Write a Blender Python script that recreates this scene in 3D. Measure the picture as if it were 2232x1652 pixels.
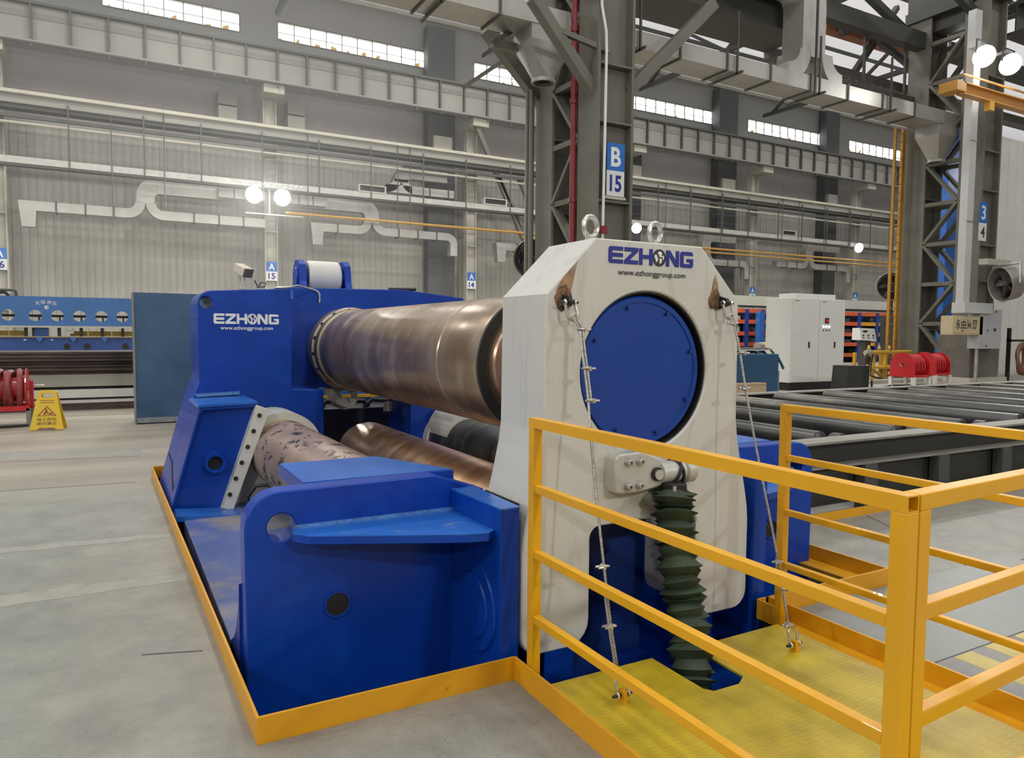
import bpy, bmesh, math, random
from mathutils import Vector, Matrix
from mathutils.geometry import tessellate_polygon
random.seed(7)
PI = math.pi
for o in list(bpy.data.objects):
    bpy.data.objects.remove(o)
SC = bpy.context.scene
COL = SC.collection

# ------------------------------------------------------------------ camera, sky, lamps, exposure
cam_d = bpy.data.cameras.new('camera')
cam_d.sensor_fit = 'HORIZONTAL'; cam_d.sensor_width = 36.0; cam_d.lens = 25.595
cam_d.clip_start = .05; cam_d.clip_end = 400
cam = bpy.data.objects.new('camera', cam_d); COL.objects.link(cam)
ROT = Matrix(((0.8758896, 0.0230817, -0.4819592), (-0.4824459, 0.0583782, -0.8739783), (0.0079630, 0.9980277, 0.0622685)))
cam.matrix_world = Matrix.Translation((0, 0, 1.6)) @ ROT.to_4x4()
SC.camera = cam
SC.view_settings.view_transform = 'Standard'
SC.view_settings.look = 'None'
SC.view_settings.gamma = 1
SC.view_settings.use_curve_mapping = False
SC.view_settings.exposure = 0.0

W = bpy.data.worlds.new('sky'); SC.world = W; W.use_nodes = True
W.node_tree.nodes['Background'].inputs[0].default_value = (1, 1, 1, 1)
W.node_tree.nodes['Background'].inputs[1].default_value = 6.0

def area(name, loc, size, power, col=(1, .985, .93), rot=(0, 0, 0), shape='DISK'):
    l = bpy.data.lights.new(name, 'AREA'); l.shape = shape; l.energy = power; l.color = col
    if shape == 'DISK': l.size = size
    else: l.size, l.size_y = size
    o = bpy.data.objects.new(name, l); COL.objects.link(o); o.location = loc; o.rotation_euler = rot
    return o
# rows of high bay lamps under the roof, near bay and far bay
for y in (-9, 2, 11):
    for x in (-14, -3, 6, 17, 30):
        area('high_bay_light', (x, y, 17.5), .9, 200)
for y in (24, 34, 44):
    for x, e in ((-12, 1300), (6, 1300), (24, 1100), (44, 900), (66, 750), (90, 700)):
        area('high_bay_light', (x, y, 24.5), 1.2, e)
def aim(name, loc, to, size, power):
    d = Vector(to) - Vector(loc)
    return area(name, loc, size, power, rot=d.to_track_quat('-Z', 'Y').to_euler())
# added unseen fill lights behind camera, at the left, and facing the long wall
for x in (-13, 3.5, 20): aim('added_fill_light', (x, -17, 10.7), (x * .4 + 2, 5, 1), .8, 850)
for y in (2, 12): aim('added_fill_light', (-24, y, 10.7), (3, 5, 1), .8, 850)
for x, e in ((-6, 1200), (11, 1200), (28, 800), (44, 600), (61, 500), (78, 450)): aim('added_fill_light', (x, 20, 11), (x, 57, 15), .8, e)

# ------------------------------------------------------------------ materials
MATS = {}
def M(name, col, rough=.5, metal=0., var=.12, scale=3., bump=0., bscale=60., stretch=(1, 1, 1), col2=None, thr=None, coat=0., rvar=.08):
    if name in MATS: return MATS[name]
    m = bpy.data.materials.new(name); m.use_nodes = True
    nt = m.node_tree; N = nt.nodes; L = nt.links; p = N['Principled BSDF']
    tc = N.new('ShaderNodeTexCoord'); mp = N.new('ShaderNodeMapping')
    mp.inputs['Scale'].default_value = stretch
    L.new(tc.outputs['Object'], mp.inputs[0])
    nz = N.new('ShaderNodeTexNoise'); nz.inputs['Scale'].default_value = scale
    nz.inputs['Detail'].default_value = 6; nz.inputs['Roughness'].default_value = .62
    L.new(mp.outputs[0], nz.inputs['Vector'])
    cr = N.new('ShaderNodeValToRGB')
    a = [max(0, c * (1 - var)) for c in col]; b = [min(1, c * (1 + var)) for c in (col2 or col)]
    t0, t1 = thr or (.3, .7)
    cr.color_ramp.elements[0].position = t0; cr.color_ramp.elements[0].color = (*a, 1)
    cr.color_ramp.elements[1].position = t1; cr.color_ramp.elements[1].color = (*b, 1)
    L.new(nz.outputs['Fac'], cr.inputs[0]); L.new(cr.outputs[0], p.inputs['Base Color'])
    mr = N.new('ShaderNodeMapRange'); mr.inputs['To Min'].default_value = max(.02, rough - rvar); mr.inputs['To Max'].default_value = min(1, rough + rvar)
    L.new(nz.outputs['Fac'], mr.inputs['Value']); L.new(mr.outputs[0], p.inputs['Roughness'])
    p.inputs['Metallic'].default_value = metal
    p.inputs['Coat Weight'].default_value = coat
    if bump:
        n2 = N.new('ShaderNodeTexNoise'); n2.inputs['Scale'].default_value = bscale; n2.inputs['Detail'].default_value = 3
        L.new(mp.outputs[0], n2.inputs['Vector'])
        bp = N.new('ShaderNodeBump'); bp.inputs['Strength'].default_value = bump; bp.inputs['Distance'].default_value = .01
        L.new(n2.outputs['Fac'], bp.inputs['Height']); L.new(bp.outputs[0], p.inputs['Normal'])
    MATS[name] = m
    return m
def emit(name, col, strength):
    if name in MATS: return MATS[name]
    m = bpy.data.materials.new(name); m.use_nodes = True
    p = m.node_tree.nodes['Principled BSDF']
    p.inputs['Base Color'].default_value = (*col, 1); p.inputs['Emission Color'].default_value = (*col, 1)
    p.inputs['Emission Strength'].default_value = strength
    MATS[name] = m; return m

def worn(name, col, wear, rough, amount=.62, scale=9., stretch=(1, 1, 1), metal=0., soft=.03, var=.12, base_scale=1.5, bump=.02, coat=0.):
    """paint with scratches or stains of a second colour in patches"""
    if name in MATS: return MATS[name]
    m = M(name, col, rough, metal, var, base_scale, bump, 90, coat=coat)
    nt = m.node_tree; N = nt.nodes; L = nt.links; p = N['Principled BSDF']
    old = p.inputs['Base Color'].links[0].from_socket
    tc = N.new('ShaderNodeTexCoord'); mp = N.new('ShaderNodeMapping'); mp.inputs['Scale'].default_value = stretch
    L.new(tc.outputs['Object'], mp.inputs[0])
    nz = N.new('ShaderNodeTexNoise'); nz.inputs['Scale'].default_value = scale; nz.inputs['Detail'].default_value = 8; nz.inputs['Roughness'].default_value = .7
    L.new(mp.outputs[0], nz.inputs['Vector'])
    cr = N.new('ShaderNodeValToRGB')
    cr.color_ramp.elements[0].position = amount - soft; cr.color_ramp.elements[0].color = (0, 0, 0, 1)
    cr.color_ramp.elements[1].position = amount + soft; cr.color_ramp.elements[1].color = (1, 1, 1, 1)
    L.new(nz.outputs['Fac'], cr.inputs[0])
    mx = N.new('ShaderNodeMix'); mx.data_type = 'RGBA'
    L.new(cr.outputs[0], mx.inputs[0]); L.new(old, mx.inputs[6]); mx.inputs[7].default_value = (*wear, 1)
    L.new(mx.outputs[2], p.inputs['Base Color'])
    return m

BLUE = worn('blue_gloss_paint', (.002, .042, .33), (.006, .072, .42), .34, amount=.66, scale=2.2, soft=.14, var=.10, bump=.015, coat=.08)
BLUE.node_tree.nodes['Principled BSDF'].inputs['Specular IOR Level'].default_value = .28
BLUE_TOP = worn('scuffed_toplit_blue_paint', (.008, .11, .46), (.12, .22, .36), .34, amount=.62, scale=5, soft=.05, var=.15, stretch=(1, 2.5, 1), coat=.2)  # scuffed blue with light on top faces painted in as a lighter tone
WELD = M('weld_glint_paint', (.10, .24, .52), .16, .1, .4, 40, .6, 60)  # weld beads painted lighter to stand in for glints
BLUE_BED = worn('dusty_reflection_blue_paint', (.085, .125, .33), (.24, .225, .215), .40, amount=.55, scale=1.6, soft=.08, var=.15)  # bright wall's reflection painted in as lilac, with real dust patches
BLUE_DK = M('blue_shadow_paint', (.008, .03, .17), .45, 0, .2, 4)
WHITE = worn('dusty_white_paint', (.57, .562, .53), (.36, .335, .30), .42, amount=.70, scale=4.5, stretch=(2.2, 2.2, .30), soft=.16, var=.05, base_scale=.9)
WHITE2 = M('white_paint', (.60, .60, .56), .42, 0, .05, 2)
ORANGE = worn('orange_yellow_paint', (.68, .32, .004), (.32, .12, .02), .42, amount=.71, scale=7, soft=.05, var=.10, coat=.1)
RAILY = worn('rail_yellow_paint', (.74, .37, .004), (.42, .19, .02), .40, amount=.74, scale=12, soft=.04, var=.08, coat=.15)
BLACK = M('black_metal', (.012, .012, .013), .45, 0, .3, 8)
RUBBER = M('black_rubber', (.014, .014, .014), .55, 0, .2, 8)
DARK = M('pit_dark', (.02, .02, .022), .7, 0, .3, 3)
GALV = M('galvanised_steel', (.50, .50, .49), .36, .75, .22, 3, .05, 40)
ZINC = M('zinc_plated', (.62, .60, .55), .32, .85, .2, 20)
CHROME = M('bright_steel', (.66, .64, .60), .25, .9, .15, 12)
ROLLER = worn('mill_black_roller', (.06, .06, .056), (.15, .135, .11), .36, amount=.60, scale=3, stretch=(1, .3, 1), metal=.65, soft=.1, var=.3)
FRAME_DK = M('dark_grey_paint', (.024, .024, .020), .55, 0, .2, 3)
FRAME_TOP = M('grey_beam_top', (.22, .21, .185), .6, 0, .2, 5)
RED = M('red_enamel', (.50, .012, .018), .35, 0, .12, 4, coat=.2)
RED_PIPE = M('red_pipe_paint', (.20, .014, .022), .45, 0, .15, 3)
COLUMN = M('olive_grey_steel', (.135, .130, .105), .55, 0, .16, 1.2)
COLUMN_DK = M('dark_grey_steel', (.055, .055, .05), .6, 0, .2, 1.2)
COL_PALE = M('pale_column_paint', (.40, .385, .33), .6, 0, .1, .8)
SIGNBLUE = M('sign_blue', (.012, .13, .48), .4, 0, .05, 2)
SIGNWHITE = M('sign_white', (.66, .67, .66), .4, 0, .04, 2)
LOGO = M('logo_blue', (.008, .014, .24), .45, 0, .05, 3)
INK = M('ink_dark', (.03, .03, .03), .5, 0, .05, 3)
CLEAN = M('lettering_white', (.72, .74, .74), .45, 0, .03, 3)

def steel_roll(name, c1, c2, c3, rough, band=6., fine=34., metal=.8):
    """turned steel: rings of tarnish along the roll axis (local Y), blotches around it"""
    m = bpy.data.materials.new(name); m.use_nodes = True
    nt = m.node_tree; N = nt.nodes; L = nt.links; p = N['Principled BSDF']
    tc = N.new('ShaderNodeTexCoord')
    def noise(st, sc, det=4):
        mp = N.new('ShaderNodeMapping'); mp.inputs['Scale'].default_value = st; L.new(tc.outputs['Object'], mp.inputs[0])
        n = N.new('ShaderNodeTexNoise'); n.inputs['Scale'].default_value = sc; n.inputs['Detail'].default_value = det
        L.new(mp.outputs[0], n.inputs['Vector']); return n
    a = noise((.25, 1, .25), band, 3); b = noise((.6, 1, .6), fine / 6, 5); c = noise((.02, 1, .02), fine, 2)
    def ramp(src, t0, t1, ca, cb):
        r = N.new('ShaderNodeValToRGB'); r.color_ramp.elements[0].position = t0; r.color_ramp.elements[1].position = t1
        r.color_ramp.elements[0].color = (*ca, 1); r.color_ramp.elements[1].color = (*cb, 1); L.new(src, r.inputs[0]); return r
    r1 = ramp(a.outputs['Fac'], .38, .62, c1, c2)
    r2 = ramp(b.outputs['Fac'], .50, .66, (0, 0, 0), (1, 1, 1))
    mx = N.new('ShaderNodeMix'); mx.data_type = 'RGBA'; L.new(r2.outputs[0], mx.inputs[0]); L.new(r1.outputs[0], mx.inputs[6]); mx.inputs[7].default_value = (*c3, 1)
    L.new(mx.outputs[2], p.inputs['Base Color'])
    mr = N.new('ShaderNodeMapRange'); mr.inputs['To Min'].default_value = rough - .09; mr.inputs['To Max'].default_value = rough + .12
    L.new(b.outputs['Fac'], mr.inputs['Value']); L.new(mr.outputs[0], p.inputs['Roughness'])
    bp = N.new('ShaderNodeBump'); bp.inputs['Strength'].default_value = .04; bp.inputs['Distance'].default_value = .004
    L.new(c.outputs['Fac'], bp.inputs['Height']); L.new(bp.outputs[0], p.inputs['Normal'])
    p.inputs['Metallic'].default_value = metal
    MATS[name] = m; return m
ROLL_TOP = steel_roll('tarnished_roll_steel', (.25, .165, .105), (.39, .30, .225), (.42, .35, .27), .28, 2.6, 26., metal=.7)
ROLL_COP = steel_roll('coppery_roll_steel', (.42, .22, .11), (.58, .36, .20), (.62, .42, .26), .32)
ROLL_DK = steel_roll('blackened_roll_steel', (.055, .056, .046), (.10, .10, .085), (.15, .145, .125), .42)
ROLL_SIDE = worn('scaled_roll_steel', (.36, .265, .225), (.05, .045, .04), .42, amount=.56, scale=7, stretch=(1.6, .75, 1.6), metal=.6, soft=.015, var=.25)
NECK = steel_roll('roll_neck_steel', (.48, .27, .17), (.52, .34, .24), (.55, .4, .3), .3)

def floor_mat():
    m = bpy.data.materials.new('worn_concrete'); m.use_nodes = True
    nt = m.node_tree; N = nt.nodes; L = nt.links; p = N['Principled BSDF']
    g = N.new('ShaderNodeNewGeometry')
    def noise(sc, det, st=(1, 1, 1), rough=.6):
        mp = N.new('ShaderNodeMapping'); mp.inputs['Scale'].default_value = st; L.new(g.outputs['Position'], mp.inputs[0])
        n = N.new('ShaderNodeTexNoise'); n.inputs['Scale'].default_value = sc; n.inputs['Detail'].default_value = det; n.inputs['Roughness'].default_value = rough
        L.new(mp.outputs[0], n.inputs['Vector']); return n.outputs['Fac']
    def ramp(src, t0, t1, ca, cb):
        r = N.new('ShaderNodeValToRGB'); r.color_ramp.elements[0].position = t0; r.color_ramp.elements[1].position = t1
        r.color_ramp.elements[0].color = (*ca, 1); r.color_ramp.elements[1].color = (*cb, 1); L.new(src, r.inputs[0]); return r.outputs[0]
    def mix(f, a, b):
        mx = N.new('ShaderNodeMix'); mx.data_type = 'RGBA'; L.new(f, mx.inputs[0])
        for s, i in ((a, 6), (b, 7)):
            if isinstance(s, tuple): mx.inputs[i].default_value = (*s, 1)
            else: L.new(s, mx.inputs[i])
        return mx.outputs[2]
    base = ramp(noise(2.6, 12, (1, 1, 1), .72), .32, .68, (.185, .18, .155), (.30, .29, .255))
    grn = ramp(noise(3.2, 12, (1, 1, 1), .72), .32, .68, (.165, .175, .147), (.262, .272, .235))
    sx = N.new('ShaderNodeSeparateXYZ'); L.new(g.outputs['Position'], sx.inputs[0])
    ad = N.new('ShaderNodeMath'); ad.operation = 'MULTIPLY_ADD'; L.new(noise(1.3, 5), ad.inputs[0]); ad.inputs[1].default_value = .8; L.new(sx.outputs['X'], ad.inputs[2])
    f1 = ramp(ad.outputs[0], 0, .26, (1, 1, 1), (0, 0, 0))
    c = mix(f1, base, grn)
    far = N.new('ShaderNodeMapRange'); far.inputs['From Min'].default_value = 7.5; far.inputs['From Max'].default_value = 9.5; L.new(sx.outputs['Y'], far.inputs['Value'])
    band = ramp(noise(1.0, 6, (.15, 1.6, 1)), .38, .62, (.27, .24, .19), (.37, .335, .275))
    c = mix(far.outputs[0], c, band)
    speck = ramp(noise(46, 3, (1, 1, 1), .75), .60, .66, (0, 0, 0), (1, 1, 1))
    patch = ramp(noise(1.2, 3), .44, .62, (.12, .12, .12), (.9, .9, .9))
    mu = N.new('ShaderNodeMath'); mu.operation = 'MULTIPLY'; L.new(speck, mu.inputs[0]); L.new(patch, mu.inputs[1])
    c = mix(mu.outputs[0], c, (.105, .10, .085))
    sc2 = ramp(noise(9, 8, (.5, 2.2, 1), .75), .66, .72, (0, 0, 0), (1, 1, 1))
    c = mix(sc2, c, (.36, .345, .31))
    L.new(c, p.inputs['Base Color'])
    p.inputs['Roughness'].default_value = .48
    bp = N.new('ShaderNodeBump'); bp.inputs['Strength'].default_value = .3; bp.inputs['Distance'].default_value = .012
    L.new(noise(30, 6), bp.inputs['Height']); L.new(bp.outputs[0], p.inputs['Normal'])
    MATS['worn_concrete'] = m; return m
CONCRETE = floor_mat()

def checker_mat(name, col, col2, rough=.42, metal=0.):
    """chequer plate: short raised bars lying alternately both ways"""
    m = M(name, col, rough, metal, .14, 2.5, col2=col2)
    nt = m.node_tree; N = nt.nodes; L = nt.links; p = N['Principled BSDF']
    g = N.new('ShaderNodeNewGeometry'); hs = []
    for ang, off in ((PI / 4, 0.), (-PI / 4, .5)):
        mp = N.new('ShaderNodeMapping'); mp.inputs['Rotation'].default_value = (0, 0, ang); mp.inputs['Scale'].default_value = (11, 30, 0); mp.inputs['Location'].default_value = (off, off, 0)
        L.new(g.outputs['Position'], mp.inputs[0])
        v = N.new('ShaderNodeTexVoronoi'); v.voronoi_dimensions = '2D'; v.inputs['Scale'].default_value = 1; v.inputs['Randomness'].default_value = 0
        L.new(mp.outputs[0], v.inputs['Vector'])
        r = N.new('ShaderNodeMapRange'); r.inputs['From Min'].default_value = .18; r.inputs['From Max'].default_value = .30; r.inputs['To Min'].default_value = 1; r.inputs['To Max'].default_value = 0
        L.new(v.outputs['Distance'], r.inputs['Value']); hs.append(r)
    mx = N.new('ShaderNodeMath'); mx.operation = 'MAXIMUM'; L.new(hs[0].outputs[0], mx.inputs[0]); L.new(hs[1].outputs[0], mx.inputs[1])
    bp = N.new('ShaderNodeBump'); bp.inputs['Strength'].default_value = .13; bp.inputs['Distance'].default_value = .004
    L.new(mx.outputs[0], bp.inputs['Height']); L.new(bp.outputs[0], p.inputs['Normal'])
    return m
CHECKER = checker_mat('yellow_chequer_plate', (.38, .27, .012), (.50, .37, .018))
CHECK_GREY = checker_mat('grey_chequer_plate', (.17, .16, .155), (.24, .225, .21), .45, .2)
CHECK_YEL = checker_mat('worn_yellow_chequer_plate', (.46, .36, .10), (.58, .46, .14), .5)

# ------------------------------------------------------------------ mesh helpers
WO = {}
class MB:
    def __init__(s): s.v = []; s.f = []
    def add(s, vs, fs):
        k = len(s.v); s.v += [tuple(v) for v in vs]; s.f += [tuple(i + k for i in f) for f in fs]; return s
    def box(s, x0, x1, y0, y1, z0, z1):
        return s.add([(x, y, z) for x in (x0, x1) for y in (y0, y1) for z in (z0, z1)],
                     [(0, 1, 3, 2), (4, 6, 7, 5), (0, 4, 5, 1), (2, 3, 7, 6), (0, 2, 6, 4), (1, 5, 7, 3)])
    def hexa(s, bot, top):
        return s.add(list(bot) + list(top), [(3, 2, 1, 0), (4, 5, 6, 7)] + [(i, (i + 1) % 4, (i + 1) % 4 + 4, i + 4) for i in range(4)])
    def bar(s, p, q, w, h, up=(0, 0, 1)):
        p = Vector(p); q = Vector(q); d = (q - p).normalized(); u = Vector(up)
        a = d.cross(u)
        if a.length < 1e-4: a = d.cross(Vector((1, 0, 0)))
        a.normalize(); b = a.cross(d)
        c = [(-1, -1), (1, -1), (1, 1), (-1, 1)]
        return s.hexa([p + a * i * w / 2 + b * j * h / 2 for i, j in c], [q + a * i * w / 2 + b * j * h / 2 for i, j in c])
    def lathe(s, p, axis, prof, n=32, caps=True):
        """prof: list of (distance along axis, radius)"""
        p = Vector(p); d = Vector(axis).normalized()
        a = d.orthogonal().normalized(); b = d.cross(a)
        vs = []; fs = []
        for t, r in prof:
            for i in range(n):
                an = 2 * PI * i / n; vs.append(p + d * t + (a * math.cos(an) + b * math.sin(an)) * r)
        for k in range(len(prof) - 1):
            for i in range(n): fs.append((k * n + i, k * n + (i + 1) % n, (k + 1) * n + (i + 1) % n, (k + 1) * n + i))
        if caps:
            fs.append(tuple(range(n - 1, -1, -1))); fs.append(tuple((len(prof) - 1) * n + i for i in range(n)))
        return s.add(vs, fs)
    def cyl(s, p, q, r, n=20, r2=None):
        p = Vector(p); q = Vector(q); return s.lathe(p, q - p, [(0, r), ((q - p).length, r if r2 is None else r2)], n)
    def pipe(s, p, q, r, ri, n=24):
        p = Vector(p); q = Vector(q); l = (q - p).length
        return s.lathe(p, q - p, [(0, ri), (0, r), (l, r), (l, ri), (0, ri)], n, caps=False)
    def tube(s, pts, r, n=8, closed=False):
        pts = [Vector(p) for p in pts]; m = len(pts); vs = []; fs = []
        prev = None
        for i, p in enumerate(pts):
            if closed: d = pts[(i + 1) % m] - pts[i - 1]
            else: d = pts[min(i + 1, m - 1)] - pts[max(i - 1, 0)]
            d.normalize()
            if prev is None: a = d.orthogonal().normalized()
            else:
                a = prev - d * prev.dot(d)
                a = a.normalized() if a.length > 1e-5 else d.orthogonal().normalized()
            prev = a; b = d.cross(a)
            rr = r[i] if isinstance(r, (list, tuple)) else r
            for k in range(n): an = 2 * PI * k / n; vs.append(p + (a * math.cos(an) + b * math.sin(an)) * rr)
        for i in range(m if closed else m - 1):
            j = (i + 1) % m
            for k in range(n): fs.append((i * n + k, i * n + (k + 1) % n, j * n + (k + 1) % n, j * n + k))
        if not closed: fs.append(tuple(range(n - 1, -1, -1))); fs.append(tuple((m - 1) * n + k for k in range(n)))
        return s.add(vs, fs)
    def torus(s, c, axis, R, r, n=28, k=10):
        c = Vector(c); d = Vector(axis).normalized(); a = d.orthogonal().normalized(); b = d.cross(a)
        return s.tube([c + (a * math.cos(2 * PI * i / n) + b * math.sin(2 * PI * i / n)) * R for i in range(n)], r, k, closed=True)
    def prism(s, poly, a, b, axis='y', holes=()):
        loops = [list(poly)] + [list(h) for h in holes]
        P = lambda q, t: {'y': (q[0], t, q[1]), 'x': (t, q[0], q[1]), 'z': (q[0], q[1], t)}[axis]
        flat = [q for l in loops for q in l]; n = len(flat)
        vs = [P(q, a) for q in flat] + [P(q, b) for q in flat]
        tri = tessellate_polygon([[Vector((q[0], q[1], 0)) for q in l] for l in loops])
        fs = [tuple(t) for t in tri] + [tuple(i + n for i in reversed(t)) for t in tri]
        k = 0
        for l in loops:
            m = len(l)
            for i in range(m): j = (i + 1) % m; fs.append((k + i, k + j, k + j + n, k + i + n))
            k += m
        return s.add(vs, fs)
    def chamfered(s, poly, a, b, c, axis='y', holes=()):
        """prism whose edge at a is chamfered by c"""
        def area2(q): return sum(q[i][0] * q[(i + 1) % len(q)][1] - q[(i + 1) % len(q)][0] * q[i][1] for i in range(len(q)))
        def inset(q, d):
            sg = 1 if area2(q) > 0 else -1; m = len(q); r = []
            for i in range(m):
                p0, p1, p2 = Vector(q[i - 1]), Vector(q[i]), Vector(q[(i + 1) % m])
                e1 = (p1 - p0).normalized(); e2 = (p2 - p1).normalized()
                n1 = Vector((-e1.y, e1.x)) * sg; n2 = Vector((-e2.y, e2.x)) * sg; n = n1 + n2
                k = d * 2 / max(n.length_squared, .5); r.append(tuple(p1 + n * k))
            return r
        loops = [list(poly)] + [list(h) for h in holes]; ins = [inset(loops[0], c)] + [inset(h, -c) for h in loops[1:]]
        P = lambda q, t: {'y': (q[0], t, q[1]), 'x': (t, q[0], q[1]), 'z': (q[0], q[1], t)}[axis]
        sg = 1 if b > a else -1
        flat = [q for l in loops for q in l]; fin = [q for l in ins for q in l]; n = len(flat)
        vs = [P(q, a) for q in fin] + [P(q, a + sg * c) for q in flat] + [P(q, b) for q in flat]
        t1 = tessellate_polygon([[Vector((q[0], q[1], 0)) for q in l] for l in ins]); t2 = tessellate_polygon([[Vector((q[0], q[1], 0)) for q in l] for l in loops])
        fs = [tuple(t) for t in t1] + [tuple(i + 2 * n for i in reversed(t)) for t in t2]; k = 0
        for l in loops:
            m = len(l)
            for o in (0, n):
                for i in range(m): j = (i + 1) % m; fs.append((o + k + i, o + k + j, o + k + j + n, o + k + i + n))
            k += m
        return s.add(vs, fs)
    def build(s, name, mat, parent=None, bevel=0., smooth=False, kind=None, angle=35):
        me = bpy.data.meshes.new(name)
        vs = [Vector(v) for v in s.v]
        lo = Vector([min(v[i] for v in vs) for i in range(3)]); hi = Vector([max(v[i] for v in vs) for i in range(3)])
        org = Vector(((lo.x + hi.x) / 2, (lo.y + hi.y) / 2, lo.z))
        me.from_pydata([v - org for v in vs], [], s.f)
        bm = bmesh.new(); bm.from_mesh(me); bmesh.ops.recalc_face_normals(bm, faces=bm.faces); bm.to_mesh(me); bm.free()
        if smooth:
            me.polygons.foreach_set('use_smooth', [True] * len(me.polygons))
            me.set_sharp_from_angle(angle=math.radians(angle))
        me.materials.append(mat); me.update()
        return place(name, me, org, parent, bevel, kind)
def place(name, me, org, parent=None, bevel=0., kind=None):
    o = bpy.data.objects.new(name, me); COL.objects.link(o)
    if parent is not None: o.parent = parent; o.location = org - WO[parent.name]
    else: o.location = org
    WO[o.name] = Vector(org)
    if bevel:
        md = o.modifiers.new('bevel', 'BEVEL'); md.width = bevel; md.segments = 2; md.limit_method = 'ANGLE'; md.angle_limit = math.radians(40)
        md.harden_normals = False
    if kind: o['kind'] = kind
    return o
def thing(name, loc, label, cat, group=None):
    o = bpy.data.objects.new(name, None); COL.objects.link(o); o.location = loc; o.empty_display_size = .2
    WO[o.name] = Vector(loc); o['label'] = label; o['category'] = cat
    if group: o['group'] = group
    return o
def tag(o, label, cat, group=None):
    o['label'] = label; o['category'] = cat
    if group: o['group'] = group
    return o
def dup(o, delta, label=None, parent=None, top=True):
    c = o.copy(); COL.objects.link(c); d = Vector(delta)
    if top: c.location = o.location + d; WO[c.name] = WO[o.name] + d
    else: c.parent = parent; WO[c.name] = WO[o.name] + d
    if label: c['label'] = label
    for ch in list(o.children): dup(ch, delta, None, c, False)
    return c
def dup_part(o, delta):
    c = o.copy(); COL.objects.link(c); c.location = o.location + Vector(delta); WO[c.name] = WO[o.name] + Vector(delta); return c
def circle(cx, cz, r, n=32, a0=0., a1=2 * PI):
    full = abs(a1 - a0 - 2 * PI) < 1e-6
    return [(cx + r * math.cos(a0 + (a1 - a0) * i / (n if full else n - 1)), cz + r * math.sin(a0 + (a1 - a0) * i / (n if full else n - 1))) for i in range(n)]
def rrect(x0, x1, z0, z1, r, n=6):
    p = []
    for cx, cz, a in ((x1 - r, z1 - r, 0), (x0 + r, z1 - r, PI / 2), (x0 + r, z0 + r, PI), (x1 - r, z0 + r, 1.5 * PI)):
        p += circle(cx, cz, r, n, a, a + PI / 2)
    return p
def text(body, name, mat, parent, x0, x1, z0, z1, y, axis='y', depth=.003, bold=0., face=-1, kind=None):
    """flat lettering fitted into a rectangle on the plane y = const (or x = const) facing -y (or -x)"""
    cu = bpy.data.curves.new(name, 'FONT'); cu.body = body; cu.offset = bold
    t = bpy.data.objects.new(name, cu); COL.objects.link(t)
    dg = bpy.context.evaluated_depsgraph_get(); me0 = bpy.data.meshes.new_from_object(t.evaluated_get(dg))
    bpy.data.objects.remove(t)
    co = [v.co.copy() for v in me0.vertices]; fa = [tuple(p.vertices) for p in me0.polygons]; bpy.data.meshes.remove(me0)
    if not co: return None
    a0 = min(c.x for c in co); a1 = max(c.x for c in co); b0 = min(c.y for c in co); b1 = max(c.y for c in co)
    mb = MB(); n = len(co); vs = []
    for dd in (-depth, 0):
        for c in co:
            u = x0 + (c.x - a0) / (a1 - a0) * (x1 - x0); w = z0 + (c.y - b0) / (b1 - b0) * (z1 - z0)
            vs.append((u, y + dd, w) if axis == 'y' else (y + dd, u, w))
    mb.add(vs[:n], fa)
    o = mb.build(name, mat, parent); 
    if kind: o['kind'] = kind
    return o

# wide block letters of the maker's word, unit box 1.25 x 1
def letter(ch):
    s = .27
    if ch == 'E': return [[(.16, 0), (1.22, 0), (1.22, .23), (.3, .23), (.3, .385), (1.2, .385), (1.2, .615), (.3, .615), (.3, .77), (1.22, .77), (1.22, 1), (.16, 1), (.05, .95), (0, .84), (0, .16), (.05, .05)]]
    if ch == 'Z': return [[(0, 0), (1.2, 0), (1.2, .24), (.46, .24), (1.2, .78), (1.2, 1), (.03, 1), (.03, .76), (.76, .76), (0, .21)]]
    if ch == 'H': return [[(0, 0), (.29, 0), (.29, .38), (.91, .38), (.91, 0), (1.2, 0), (1.2, 1), (.91, 1), (.91, .62), (.29, .62), (.29, 1), (0, 1)]]
    if ch == 'N': return [[(0, 0), (.29, 0), (.29, .64), (.86, 0), (1.2, 0), (1.2, 1), (.91, 1), (.91, .38), (.36, 1), (0, 1)]]
    if ch == 'G': return [[(.16, 0), (1.04, 0), (1.16, .05), (1.22, .16), (1.22, .56), (.62, .56), (.62, .36), (.92, .36), (.92, .23), (.31, .23), (.31, .77), (1.2, .77), (1.2, .86), (1.14, .95), (1.02, 1), (.16, 1), (.05, .95), (0, .84), (0, .16), (.05, .05)]]
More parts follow.
